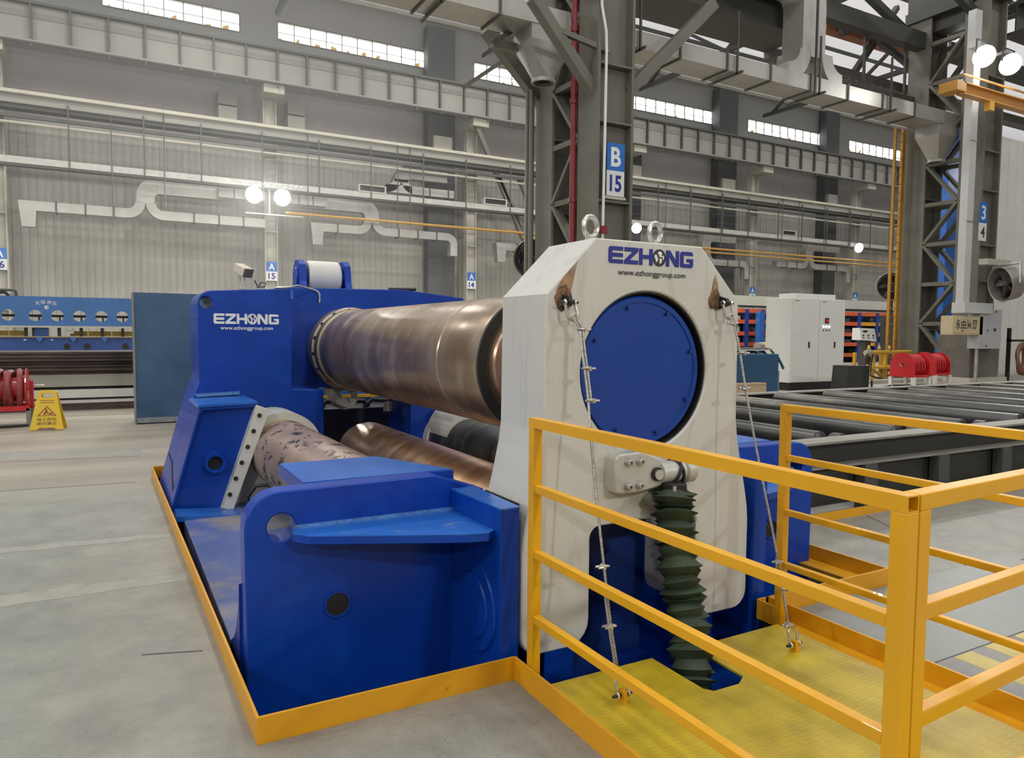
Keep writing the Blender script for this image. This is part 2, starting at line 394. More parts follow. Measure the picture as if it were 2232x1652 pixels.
def logo(parent, x0, x1, z0, z1, y, mat, globe_ring, globe_land, globe_bg, www_mat, wx0, wx1, wz0, wz1):
    sx = (x1 - x0) / 7.6; h = z1 - z0
    xs = {0: 0, 1: 1.32, 2: 2.62, 3: 5.04, 4: 6.36}
    for k, ch in enumerate('EZHNG'):
        mb = MB()
        for poly in letter(ch): mb.prism([(x0 + (xs[k] + u) * sx, z0 + w * h) for u, w in poly], y - .004, y, 'y')
        mb.build('letter_' + ch.lower(), mat, parent)
    cx = x0 + 4.42 * sx; cz = (z0 + z1) / 2; rx = .58 * sx; rz = h * .53
    E = lambda k, n=28: [(cx + rx * k * math.cos(2 * PI * i / n), cz + rz * k * math.sin(2 * PI * i / n)) for i in range(n)]
    MB().prism(E(1), y - .004, y, 'y', [E(.86)]).build('globe_ring', globe_ring, parent)
    if globe_bg: MB().prism(E(.86), y - .002, y, 'y').build('globe_sea', globe_bg, parent)
    mb = MB()
    for blob in ([(-.1, .75), (.25, .72), (.45, .5), (.3, .3), (.45, .1), (.2, .05), (.05, .2), (-.1, .1), (-.05, .4), (-.3, .45)],
                 [(-.75, .3), (-.45, .35), (-.35, .05), (-.2, -.1), (-.3, -.4), (-.5, -.55), (-.6, -.2), (-.75, 0)],
                 [(0, -.05), (.35, -.1), (.4, -.35), (.2, -.7), (.02, -.6), (.05, -.3)],
                 [(.5, .25), (.72, .3), (.7, -.1), (.55, -.2)]):
        mb.prism([(cx + u * rx, cz + w * rz) for u, w in blob], y - .004, y, 'y')
    mb.build('globe_land', globe_land, parent)
    text('www.ezhonggroup.com', 'web_address', www_mat, parent, wx0, wx1, wz0, wz1, y - .002, bold=.012)

# ------------------------------------------------------------------ setting: floor with the machine pit, walls, windows, roof
FL = MB()
out = [(-60, -25), (150, -25), (150, 57.9), (-60, 57.9)]
hole = [(.475, 2.872), (1.612, 2.872), (1.612, .3), (3.235, .3), (3.235, 2.872), (4.35, 2.872), (4.35, 8.84), (.385, 8.84)]
FL.prism(out, -.25, 0, 'z', [hole])
floor = FL.build('floor', CONCRETE, kind='structure')
PIT = MB()
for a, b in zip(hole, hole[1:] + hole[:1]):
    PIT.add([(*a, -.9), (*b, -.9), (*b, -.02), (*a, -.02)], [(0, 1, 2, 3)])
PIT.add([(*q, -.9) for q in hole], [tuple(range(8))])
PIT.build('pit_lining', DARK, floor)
LINE = worn('pale_floor_paint', (.305, .30, .265), (.25, .245, .215), .5, amount=.52, scale=6, soft=.1, var=.06)
for poly in ([(-5, 6.0), (-.6, 5.02), (.39, 5.03), (.42, 5.18), (-.62, 5.24), (-5, 6.25)], [(-5, 6.65), (-.73, 6.25), (.38, 6.15), (.375, 6.28), (-.74, 6.39), (-5, 6.8)],
             [(-6, 12.4), (-1.21, 10.75), (.34, 10.45), (.34, 11.0), (-1.3, 11.45), (-6, 13)]):
    MB().prism(poly, .0, .0015, 'z').build('floor_stripe', LINE, floor)
JOINT = M('floor_joint', (.10, .095, .085), .8, 0, .2, 12)
for a, b in (((3.4, 2.95, .001), (9, 2.45, .001)), ((5.2, 2.8, .001), (5.9, 4.1, .001)), ((-8, 9.2, .001), (.2, 8.6, .001)), ((.1, 3.95, .001), (.37, 3.86, .001)), ((-7, 11.7, .001), (.3, 10.35, .001))):
    MB().bar(a, b, .012, .002).build('floor_joint', JOINT, floor)

# long wall behind the far bay: ribbed sheet below, a brownish band, then plain sheet with a strip of windows
SHEET = worn('pale_wall_sheet', (.335, .325, .295), (.27, .255, .23), .6, amount=.60, scale=.55, stretch=(2.2, 1, .12), soft=.12, var=.06, base_scale=.3)
BAND = M('taupe_wall_sheet', (.29, .265, .255), .65, 0, .06, .2)
UPPER = M('grey_wall_sheet', (.25, .245, .235), .65, 0, .05, .2)
YW = 57.6
def ribbed(x0, x1, z0, z1, pitch, deep):
    mb = MB(); pts = []
    x = x0
    while x < x1:
        pts += [(x, YW), (x + pitch * .72, YW), (x + pitch * .78, YW - deep), (x + pitch * .94, YW - deep)]; x += pitch
    n = len(pts)
    mb.add([(a, b, z0) for a, b in pts] + [(a, b, z1) for a, b in pts], [(i, i + 1, i + 1 + n, i + n) for i in range(n - 1)])
    return mb
WB = MB(); WIN = [(.05, 8.8), (11.5, 23.7), (27.8, 40.2), (44.0, 56.5), (60.4, 74.0), (77.0, 88.4), (93.2, 104)]
WB.box(-60, 150, YW + .06, YW + .4, 0, 23.42); WB.box(-60, 150, YW, YW + .4, 24.75, 32)
e = -60
for a, b in WIN + [(150, 150)]:
    WB.box(e, a, YW, YW + .4, 23.42, 24.75); e = b
wall_back = WB.build('wall_back', UPPER, kind='structure')
ribbed(-20, 110, 0, 15.0, .46, .05).build('ribbed_cladding', SHEET, wall_back)
MB().box(-60, 150, YW - .05, YW + .05, 15.0, 19.3).build('cladding_band', BAND, wall_back)
MB().box(-60, 150, YW - .02, YW + .05, 19.3, 23.42).build('cladding_band', UPPER, wall_back)
MB().box(-60, 150, YW - .35, YW - .05, 27.2, 27.5).build('eaves_light_strip', COL_PALE, wall_back)  # pale strip stands in for light through the eaves gap
PANE = M('window_glass', (.9, .92, .92), .05); 
nt = PANE.node_tree; tr = nt.nodes.new('ShaderNodeBsdfTransparent'); ms = nt.nodes.new('ShaderNodeMixShader'); ms.inputs[0].default_value = .1
nt.links.new(tr.outputs[0], ms.inputs[1]); nt.links.new(nt.nodes['Principled BSDF'].outputs[0], ms.inputs[2]); nt.links.new(ms.outputs[0], nt.nodes['Material Output'].inputs[0])
FILM = bpy.data.materials.new('yellow_film'); FILM.use_nodes = True
nt = FILM.node_tree; tr = nt.nodes.new('ShaderNodeBsdfTransparent'); tr.inputs[0].default_value = (.32, .24, .03, 1); nt.links.new(tr.outputs[0], nt.nodes['Material Output'].inputs[0])
for k, (a, b) in enumerate(WIN):
    fr = MB(); n = max(6, round((b - a) / 1.25)); st = (b - a) / n
    fr.box(a, b, YW - .06, YW + .1, 23.36, 23.46); fr.box(a, b, YW - .06, YW + .1, 24.69, 24.80)
    for i in range(n + 1): fr.box(a + i * st - .03, a + i * st + .03, YW - .03, YW + .10, 23.42, 24.75)
    fr.box(a, b, YW - .01, YW + .05, 23.96, 24.0)
    w = fr.build('window_%d' % (k + 1), COLUMN, kind='structure')
    for i in range(n):
        MB().box(a + i * st + .035, a + (i + 1) * st - .035, YW + .02, YW + .03, 23.46, 24.69).build('pane', PANE, w)
        if random.random() < .75:
            u = random.uniform(.05, .4) * st; x = a + i * st + random.uniform(0, .4) * st
            MB().prism([(x, 23.46), (x + u, 23.46), (x + u, 23.46 + random.uniform(.1, .5)), (x, 23.46 + random.uniform(.05, .3))], YW + .05, YW + .055).build('yellow_film', FILM, w)
MB().box(-60.4, -60, -25, 58, 0, 32).build('wall_left', SHEET, kind='structure')
MB().box(150, 150.4, -25, 58, 0, 32).build('wall_right', SHEET, kind='structure')
MB().box(-60, 150, -25.4, -25, 0, 32).build('wall_front', SHEET, kind='structure')
ROOF = M('translucent_roof_sheet', (.46, .45, .46), .7, 0, .12, .25, stretch=(.3, 1, 1))
nt = ROOF.node_tree; tl = nt.nodes.new('ShaderNodeBsdfTranslucent'); tl.inputs[0].default_value = (.8, .79, .80, 1); ms = nt.nodes.new('ShaderNodeMixShader'); ms.inputs[0].default_value = .12
nt.links.new(nt.nodes['Principled BSDF'].outputs[0], ms.inputs[1]); nt.links.new(tl.outputs[0], ms.inputs[2]); nt.links.new(ms.outputs[0], nt.nodes['Material Output'].inputs[0])
rf = MB(); rf.add([(-60, -25.4, 25), (150, -25.4, 25), (150, 16.5, 23), (-60, 16.5, 23), (150, 37, 31), (-60, 37, 31), (150, 58, 27.6), (-60, 58, 27.6)], [(0, 1, 2, 3), (3, 2, 4, 5), (5, 4, 6, 7)])
ceiling = rf.build('ceiling', ROOF, kind='structure')
for y in range(-20, 57, 4):
    z = 23 - (y - 16.5) * .0477 if y < 16.5 else (23 + (y - 16.5) * .39 if y < 37 else 31 - (y - 37) * .162)
    MB().box(-60, 150, y - .08, y + .08, z - .35, z - .05).build('purlin', COLUMN_DK, ceiling)

# ------------------------------------------------------------------ far bay: crane girder, walkway, rails, ducts and pipe along the long wall
YG = 53.6
GIRD = M('grey_girder_paint', (.255, .25, .225), .6, 0, .08, .4)
GIRD_DK = M('dark_girder_edge', (.075, .078, .07), .6, 0, .1, .5)
PALE = M('pale_beam_paint', (.44, .42, .35), .55, 0, .1, .6)
t = thing('crane_girder', (45, YG, 18.9), 'long grey crane girder with upright stiffeners under the window strip', 'girder')
MB().box(-15, 110, YG, YG + .04, 19.0, 21.1).build('web', GIRD, t)
MB().box(-15, 110, YG - .35, YG + .35, 21.1, 21.25).build('top_flange', GIRD_DK, t)
MB().box(-15, 110, YG - .35, YG + .35, 18.85, 18.98).build('bottom_flange', GIRD, t)
MB().box(-15, 110, YG - .05, YG + .3, 20.35, 20.7).build('cable_tray', M('tray_grey', (.19, .19, .175), .6), t)
MB().cyl((-15, YG - .42, 18.78), (110, YG - .42, 18.78), .07, 8).build('conductor_rail', GIRD_DK, t)
s0 = MB().box(-14.06, -13.94, YG - .3, YG, 18.98, 21.1).build('stiffener', GIRD_DK, t)
h0 = MB().box(-14.05, -13.95, YG - .45, YG - .3, 18.55, 18.85).build('hanger', GIRD_DK, t)
for i in range(1, 60): dup_part(s0, (i * 2.05, 0, 0)); dup_part(h0, (i * 2.05, 0, 0))
t = thing('walkway_beam', (45, YG, 14.95), 'broad pale beam with dark top edge running below the crane girder', 'beam')
MB().box(-15, 110, YG - .5, YG, 15.1, 15.85).build('web', GIRD, t)
MB().box(-15, 110, YG - .75, YG + .6, 15.62, 15.82).build('top_flange', PALE, t)
MB().box(-15, 110, YG - .2, YG + .1, 15.82, 15.98).build('rail', M('rusty_rail', (.16, .115, .085), .7), t)
MB().box(-15, 110, YG - .3, YG + .6, 14.85, 15.1).build('bottom_flange', GIRD_DK, t)
t = thing('hung_rail', (45, YG, 11.4), 'pale tray hung by thin rods from dark and pale rails along the far wall', 'rail')
MB().box(-15, 110, YG - .1, YG + .1, 14.35, 14.55).build('dark_rail', GIRD_DK, t)
MB().cyl((-15, YG - .2, 14.0), (110, YG - .2, 14.05), .08, 8).build('pale_rail', PALE, t)
MB().box(-15, 110, YG - .55, YG - .1, 11.55, 11.95).build('tray', M('pale_tray', (.40, .40, .37), .5, .2), t)
MB().box(-15, 110, YG - .5, YG + .2, 11.42, 11.55).build('tray_foot', GIRD_DK, t)
ha = MB().box(-1.99, -1.91, YG - .62, YG - .55, 11.5, 15.3).build('hanger', GIRD_DK, t)
for i in range(1, 28): dup_part(ha, (i * 3.87 + random.uniform(-.4, .4), 0, 0))
hb = MB().cyl((.34, YG - .62, 8.1), (.34, YG - .62, 15), .035, 6).build('drop_rod', GIRD_DK, t)
for x in (3.0, 12.2, 18.9, 19.9, 30.5, 34, 45, 48, 52, 60.5, 63, 67, 71, 78, 82): dup_part(hb, (x, 0, random.uniform(0, 2.8)))
t = MB().tube([(11, 53.0, 9.93), (40, 53.0, 9.93), (100, 53.0, 10.1)], .10, 8).build('gas_pipe', M('ochre_pipe_paint', (.42, .23, .04), .45, 0, .1, 1), smooth=True)
tag(t, 'thin ochre yellow pipe running along the far wall, doubled at the right', 'pipe')
MB().tube([(30, 52.8, 9.55), (100, 52.8, 9.6)], .08, 8).build('lower_pipe', MATS['ochre_pipe_paint'], t, smooth=True)

DUCT = M('dull_duct_sheet', (.37, .36, .335), .42, .45, .2, .6)
def duct_box(mb, p, q, w, h): mb.bar(p, q, w, h)
def elbow(mb, c, r, w, h, a0, a1, y, n=8):
    for i in range(n):
        b0 = a0 + (a1 - a0) * i / n; b1 = a0 + (a1 - a0) * (i + 1) / n
        q = lambda a, rr, yy: (c[0] + rr * math.cos(a), yy, c[1] + rr * math.sin(a))
        mb.hexa([q(b0, r, y - w / 2), q(b0, r + h, y - w / 2), q(b0, r + h, y + w / 2), q(b0, r, y + w / 2)], [q(b1, r, y - w / 2), q(b1, r + h, y - w / 2), q(b1, r + h, y + w / 2), q(b1, r, y + w / 2)])
    return mb
YD = 54.9
def wall_duct(name, x0, xt, x1, z, ztop, xe, label, drop0=True, drop1=True):
    """a run at height z from x0 to x1 with a bullhorn tee at xt fed from a riser that bends towards xe"""
    t = thing(name, (xt, YD, z - .4), label, 'duct', None)
    a = MB(); a.box(x0, xt - 1.1, YD - .35, YD + .35, z - .3, z + .3)
    if drop0: a.hexa([(x0 - .35, YD - .3, z - 1.3), (x0 + .35, YD - .3, z - 1.3), (x0 + .35, YD + .3, z - 1.3), (x0 - .35, YD + .3, z - 1.3)], [(x0 - .5, YD - .35, z + .3), (x0 + .5, YD - .35, z + .3), (x0 + .5, YD + .35, z + .3), (x0 - .5, YD + .35, z + .3)])
    a.build('branch', DUCT, t)
    b = MB(); b.box(xt + 1.1, x1, YD - .35, YD + .35, z - .3, z + .3)
    if drop1: elbow(b, (x1, z - .6), .3, .7, .6, PI / 2, 0, YD); b.box(x1 + .3, x1 + .9, YD - .35, YD + .35, z - 1.5, z - .6)
    b.build('branch', DUCT, t)
    c = MB(); elbow(c, (xt - 1.1, z + .8), .5, .7, .6, -PI / 2, -.05, YD); elbow(c, (xt + 1.1, z + .8), .5, .7, .6, -PI / 2, -PI + .05, YD); c.build('tee', DUCT, t)
    d = MB(); d.box(xt - .55, xt + .55, YD - .35, YD + .35, z + .75, ztop - .6)
    s = 1 if xe > xt else -1
    if s > 0: elbow(d, (xt + .85, ztop - .6), .3, .7, 1.1, PI, PI / 2, YD)
    else: elbow(d, (xt - .85, ztop - .6), .3, .7, 1.1, 0, PI / 2, YD)
    d.build('riser', DUCT, t)
    MB().box(min(xe, xt + .85 * s), max(xe, xt + .85 * s), YD - .35, YD + .35, ztop - .3, ztop + .8).build('main', DUCT, t)
    x = x0 + 1.5
    while x < x1:
        if abs(x - xt) > 1.4: MB().box(x - .05, x + .05, YD - .4, YD + .4, z - .36, z + .36).build('collar', GIRD_DK, t)
        x += 1.6
    return t
wall_duct('wall_duct', -4.3, 2.25, 9.9, 9.3, 11.0, 7, 'galvanised wall duct with a forked tee left of the lit floodlight pair', True, False)
wall_duct('wall_duct', 13.6, 17.75, 24.0, 9.35, 11.0, 10.5, 'galvanised wall duct with a forked tee just left of column A 14')
wall_duct('wall_duct', 21, 20.1, 24.6, 12.75, 13.9, 24, 'upper galvanised duct with a forked tee above the pale tray', False, False)
wall_duct('wall_duct', 29, 36, 41, 8.9, 10.7, 40, 'galvanised wall duct partly hidden by column B 15')
wall_duct('wall_duct', 47, 52, 57, 8.9, 11.2, 56, 'galvanised wall duct above the tall control cabinet, left part', False)
wall_duct('wall_duct', 62, 67, 73, 9.2, 11.2, 72, 'galvanised wall duct right of column A 12', False)
for k, (x, lb) in enumerate(((8.2, 'wide pale ventilation box under the tray left of the floodlights'), (12.6, 'wide pale ventilation box under the tray right of the floodlights'))):
    o = thing('vent_box', (x, 54, 10.7), lb, 'duct'); MB().box(x - 1.5, x + 1.5, 53.8, 54.6, 10.75, 11.45).build('body', DUCT, o)
    for d in (-.5, .5): MB().box(x + d - .03, x + d + .03, 53.75, 53.8, 10.75, 11.45).build('seam', GIRD_DK, o)
for x, lb in ((17.3, 'dark rectangular heater box on the tray left of column A 14'), (27.6, 'dark rectangular heater box on the tray right of column A 14'), (36.4, 'dark rectangular heater box seen past column B 15'), (62.0, 'dark rectangular heater box high above the tall control cabinet')):
    o = thing('heater_box', (x, 53.2, 11.9), lb, 'heater'); MB().prism(rrect(x - 1.05, x + 1.05, 11.95, 12.5, .05), 53.0, 53.5, 'y', [rrect(x - .95, x + .95, 12.03, 12.43, .03)]).build('frame', PALE, o)
    MB().box(x - .95, x + .95, 53.15, 53.5, 12.03, 12.43).build('grille', BLACK, o)

# columns of row A with their boards
def board(parent, letter_, number, x0, x1, z0, zm, z1, y, axis='y'):
    if axis == 'y':
        MB().box(x0, x1, y - .02, y, zm, z1).build('blue_board', SIGNBLUE, parent); MB().box(x0, x1, y - .02, y, z0, zm).build('white_board', SIGNWHITE, parent)
    else:
        MB().box(y - .02, y, x1, x0, zm, z1).build('blue_board', SIGNBLUE, parent); MB().box(y - .02, y, x1, x0, z0, zm).build('white_board', SIGNWHITE, parent)
    w = x1 - x0; h1 = z1 - zm; h0 = zm - z0
    text(letter_, 'letter', CLEAN, parent, x0 + w * .22, x1 - w * .22, zm + h1 * .15, z1 - h1 * .15, y - .021, axis, .004, .03)
    text(number, 'number', LOGO, parent, x0 + w * (.17 if len(number) > 1 else .3), x1 - w * (.17 if len(number) > 1 else .3), z0 + h0 * .17, zm - h0 * .17, y - .021, axis, .004, .03)
YA = 55.2
for k, (x, num) in enumerate(((-5.9, '16'), (10.4, '15'), (26.5, '14'), (42.7, '13'), (59.2, '12'), (75.8, '11'), (92, '10'))):
    lb = 'pale far column carrying the blue and white board A ' + num if num in ('14', '15', '12') else ('pale far column at the left edge of the picture' if num == '16' else {'13': 'pale far column just right of column B 15', '11': 'pale far column right of the tall control cabinet with a lit floodlight', '10': 'pale far column seen through the right lattice column'}[num])
    t = thing('steel_column', (x, YA, 0), lb, 'column')
    m = MB(); m.box(x - .46, x - .38, YA, YA + .7, 0, 18.8); m.box(x + .38, x + .46, YA, YA + .7, 0, 18.8); m.box(x - .38, x + .38, YA + .3, YA + .36, 0, 18.8)
    m.build('shaft', COL_PALE, t)
    st = MB().box(x - .38, x + .38, YA + .02, YA + .3, 2.8, 2.9).build('stiffener', COL_PALE, t)
    for z in (3, 6, 9, 12): dup_part(st, (0, 0, z))
    MB().box(x - .7, x + .7, YA - 1.7, YA + .3, 18.2, 18.8).build('corbel', COL_PALE, t)
    if num != '13': board(t, 'A', num, x - .38, x + .38, 5.3, 5.97, 6.65, YA)
for x, w, z1, lb in ((24.3, 2.4, 26.5, 'dark grey wall pier left of column A 14'), (44.4, 1.5, 19.5, 'dark grey wall pier right of column B 15'), (56.4, 2.6, 26.8, 'dark grey wall pier between the two middle windows on the right'), (72.6, 2.2, 27, 'dark grey wall pier before the last full window')):
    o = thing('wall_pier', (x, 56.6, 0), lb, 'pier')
    MB().box(x - w / 2, x + w / 2, 56.4, 57.4, 0, z1).build('shaft', M('pier_dark_grey', (.07, .072, .075), .65, 0, .2, .4), o)  # pier shafts in dark grey
    MB().box(x - w * .34, x + w * .34, 56.1, 56.4, 16.3, 17.7).build('pale_bracket', COL_PALE, o)  # bracket box in the pale column paint
for x, lb in ((7.7, 'pale bracket box on the wall left of column A 15'), (12.5, 'pale bracket box on the wall right of column A 15')):
    o = thing('wall_bracket', (x, 56.8, 16.2), lb, 'bracket'); MB().box(x - .62, x + .62, 56.2, 57.5, 16.2, 17.6).build('box', COL_PALE, o); MB().box(x - .62, x + .62, 56.15, 57.5, 17.7, 18.6).build('upper_box', GIRD, o)
t = thing('stair_brace', (29, 53.9, 10), 'pair of slanting steel bars right of column A 14', 'brace')
for a, b in (((26.2, 53.9, 18.4), (31.0, 53.9, 9.0)), ((28.2, 53.9, 14.6), (32.8, 53.9, 6.6)), ((30.2, 53.9, 14.6), (33.6, 53.9, 8.4))): MB().bar(a, b, .3, .35).build('bar', COLUMN, t)

def floodlight(name, x, y, z, r, label, face, power):
    t = thing(name, (x, y, z), label, 'floodlight'); f = Vector(face).normalized(); c = Vector((x, y, z))
    MB().lathe(c, f, [(-r * 1.1, r * .35), (-r * .4, r * .8), (0, r * 1.08), (.02, r * 1.08), (.02, r), (-.02, r * .98)], 24, caps=True).build('housing', GALV, t, smooth=True)
    MB().cyl(c + f * .01, c + f * .04, r, 24).build('lens', emit('lamp_white', (1, .98, .94), 40), t)
    MB().tube([c - f * r * .4 + Vector((-r * 1.15, 0, 0)), c - f * r * .5 + Vector((-r, 0, r * 1.4)), c - f * r * .5 + Vector((r, 0, r * 1.4)), c - f * r * .4 + Vector((r * 1.15, 0, 0))], r * .08, 6).build('bracket', GIRD_DK, t)
    if power: MB().box(x - .05, x + .4, y + .1, y + .5, z + r * 1.2, z + r * 1.2 + .1).build('arm', GALV, t)
    if power:
        l = area('floodlight_beam', c + f * .06, r * 1.6, power, rot=f.to_track_quat('-Z', 'Y').to_euler()); l.parent = t; l.location = f * .06
    return t
TOC = (-.35, -1, -.25)
floodlight('floodlight', 8.85, 52.9, 10.95, .55, 'left one of the bright floodlight pair on the far wall', TOC, 1500)
floodlight('floodlight', 10.75, 52.9, 10.95, .55, 'right one of the bright floodlight pair on the far wall', TOC, 1500)
floodlight('floodlight', 41.9, 52.9, 11.2, .45, 'floodlight glowing above the white stand between its eye bolts', TOC, 0)
floodlight('floodlight', 73.0, 52.9, 11.4, .5, 'small floodlight glowing above the tall control cabinet', TOC, 0)
t = thing('light_rail', (9.6, 53.0, 9.7), 'pale rail under the floodlight pair with a row of louvres above', 'rail')
MB().bar((8.3, 53, 9.72), (12.2, 53, 9.72), .08, .08).build('rail', PALE, t)
for i in range(11): MB().bar((8.35 + i * .36, 52.85, 11.72), (8.5 + i * .36, 52.85, 11.85), .08, .05).build('louvre', CLEAN, t)
MB().bar((9.9, 53.05, 9.7), (9.9, 53.05, 11.4), .06, .06).build('post', PALE, t)

HZ = bpy.data.materials.new('thin_haze'); HZ.use_nodes = True
nt = HZ.node_tree; nt.nodes.remove(nt.nodes['Principled BSDF']); vs_ = nt.nodes.new('ShaderNodeVolumeScatter'); vs_.inputs['Density'].default_value = .0036; vs_.inputs['Anisotropy'].default_value = .2
nt.links.new(vs_.outputs[0], nt.nodes['Material Output'].inputs['Volume'])
hz_ = MB().box(-40, 16, 24, 57, 3, 26.5).build('glare_haze', HZ, kind='stuff'); tag(hz_, 'thin pale haze added for lens glare in the far bay at the left', 'haze')  # haze box added to stand in for lens glare around the left lamps

# ------------------------------------------------------------------ row B: lattice columns, crane girder, duct
YB = 15.0
def lattice_column(x, label, num, sign_dx):
    t = thing('lattice_column', (x, YB + 1.5, 0), label, 'column')
    for y, nm in ((YB, 'front_chord'), (YB + 2.1, 'rear_chord')):
        m = MB(); m.box(x - .56, x - .48, y, y + .85, 0, 14); m.box(x + .48, x + .56, y, y + .85, 0, 14); m.box(x - .48, x + .48, y + .22, y + .28, 0, 14)
        c = m.build(nm, COLUMN, t)
        st = MB().box(x - .48, x + .48, y + .0, y + .22, 1.85, 1.9).build('stiffener', COLUMN, c)
        for z in (1.75, 3.05, 5.0, 6.4, 9): dup_part(st, (0, 0, z))
    z = .6; k = 0
    while z < 12.5:
        for dx in (-.46, .46):
            a, b = ((YB + .85, z), (YB + 2.1, z + 1.5)) if k % 2 == 0 else ((YB + 2.1, z), (YB + .85, z + 1.5))
            MB().bar((x + dx, a[0], a[1]), (x + dx, b[0], b[1]), .1, .24, up=(1, 0, 0)).build('diagonal_brace', COLUMN, t)
            MB().bar((x + dx, YB + .85, z + 1.5), (x + dx, YB + 2.1, z + 1.5), .16, .14).build('cross_brace', COLUMN, t)
        z += 1.5; k += 1
    MB().box(x - .9, x + .9, YB - .2, YB + 3.2, 0, .12).build('base_plate', COLUMN_DK, t)
    MB().box(x - .65, x + .65, YB - .1, YB + 3.1, 13.6, 14).build('cap_plate', COLUMN_DK, t)
    return t
b15 = lattice_column(11.17, 'olive lattice column with the big board B 15 above the white stand', '15', 0)
board(b15, 'B', '15', 10.90, 11.44, 5.06, 5.68, 6.36, YB - .01)
MB().box(10.86, 11.5, YB - .03, YB + .02, 4.98, 5.05).build('board_rail', PALE, b15)
MB().tube([(10.76, YB - .05, .3), (10.82, YB - .05, 8.6), (10.80, YB - .05, 9.0), (10.66, YB - .05, 9.6), (10.66, YB - .05, 12)], .035, 8).build('white_conduit', SIGNWHITE, b15, smooth=True)
MB().box(10.70, 10.86, YB - .14, YB, 4.1, 4.28).build('red_junction_box', RED_PIPE, b15)
b14 = lattice_column(27.9, 'olive lattice column with a narrow board reading 3 and 4 at the right', '14', 0)
for nm, body, z0, z1, m1, m2 in (('blue_board', '3', 5.68, 6.42, SIGNBLUE, CLEAN), ('white_board', '4', 5.05, 5.68, SIGNWHITE, INK)):
    MB().box(27.22, 27.68, YB - .04, YB - .02, z0, z1).build(nm, m1, b14)
    text(body, 'numeral', m2, b14, 27.32, 27.58, z0 + .12, z1 - .12, YB - .041, 'y', .004, .02)
t = thing('red_pipe', (10.6, 16.0, 0), 'dull red upright pipe beside lattice column B 15', 'pipe')
MB().tube([(10.58, 16.0, 0), (10.58, 16.0, 11.5)], .085, 12).build('pipe', RED_PIPE, t, smooth=True)
for z in (2.5, 5, 7.5, 9.3): MB().cyl((10.58, 16, z), (10.58, 16, z + .14), .11, 12).build('coupling', RED_PIPE, t, smooth=True)
t = thing('grey_pipe', (10.2, 17.3, 0), 'pair of thin grey upright pipes beside the rear chord of column B 15', 'pipe')
for d in (0, .22): MB().cyl((10.35, 17.75 + d, 0), (10.35, 17.75 + d, 8.3), .07, 10).build('pipe', COLUMN, t, smooth=True)
t = thing('knee_brace', (11, 15, 7), 'slanting steel struts branching from column B 15 to the roof', 'brace')
for a, b, w in (((11.7, 15.3, 7.76), (14.6, 15.3, 10.6), .28), ((9.05, 18, 9.75), (11.0, 18, 7.93), .3), ((8.8, 15.1, 9.4), (10.8, 15.3, 7.5), .26), ((8.65, 16.9, 8.95), (10.2, 16.9, 10.05), .12), ((8.65, 16.9, 8.95), (10.05, 16.9, 8.95), .2), ((8.95, 16.9, 8.55), (7.9, 16.9, 7.75), .1), ((9.6, 15.1, 8.8), (11, 15.1, 8.6), .12)):
    MB().bar(a, b, w, w).build('strut', COLUMN, t)
t = thing('crane_girder', (30, 17.9, 10.4), 'massive dark crane girder overhead along the middle column row', 'girder')
MB().box(-20, 20.6, 17.2, 18.9, 11.6, 11.7).build('bottom_plate', COLUMN_DK, t)
MB().box(-20, 20.6, 17.25, 17.3, 11.7, 13.0).build('web', COLUMN_DK, t)
MB().box(-20, 20.6, 16.9, 19.2, 13.0, 13.1).build('walkway', COLUMN_DK, t)
MB().box(20.5, 70, 17.3, 17.7, 12.5, 13.1).build('runway_beam', COLUMN_DK, t); MB().box(20.5, 70, 18.6, 18.9, 11.35, 11.7).build('lower_beam', M('brown_grey_steel', (.10, .085, .075), .6), t)
for k in range(12): MB().bar((21.6 + k * .45, 17.6, 10.75), (21.6 + k * .45, 19.4, 10.75), .07, .16).build('grating_bar', COLUMN, t)
for k in (0, 5.4): MB().box(21.3, 27.2, 17.55 + k * .33, 17.65 + k * .33, 10.6, 10.75).build('grating_edge', COLUMN_DK, t)
for x in (21.8, 24.2, 26.6): MB().bar((x, 17.6, 10.7), (x, 17.6, 12.6), .08, .08).build('drop_rod', COLUMN_DK, t)
for a, b in (((21, 18.7, 11.4), (25, 22, 16)), ((25, 18.7, 11.5), (29.5, 20, 15.5)), ((22, 19, 14.8), (30, 19, 12.4))): MB().bar(a, b, .2, .2).build('brace', COLUMN_DK, t)
MB().box(-20, 20.6, 18.8, 18.85, 11.7, 13.0).build('web', COLUMN_DK, t)
t = thing('crane_girder', (30, 14.2, 12.2), 'second dark girder high above the right edge near the floodlights', 'girder')
MB().box(29, 70, 14.6, 15.4, 12.6, 12.7).build('bottom_flange', COLUMN_DK, t); MB().box(29, 70, 14.98, 15.03, 12.7, 13.6).build('web', COLUMN_DK, t); MB().box(29, 70, 14.6, 15.4, 13.6, 13.7).build('top_flange', COLUMN_DK, t)
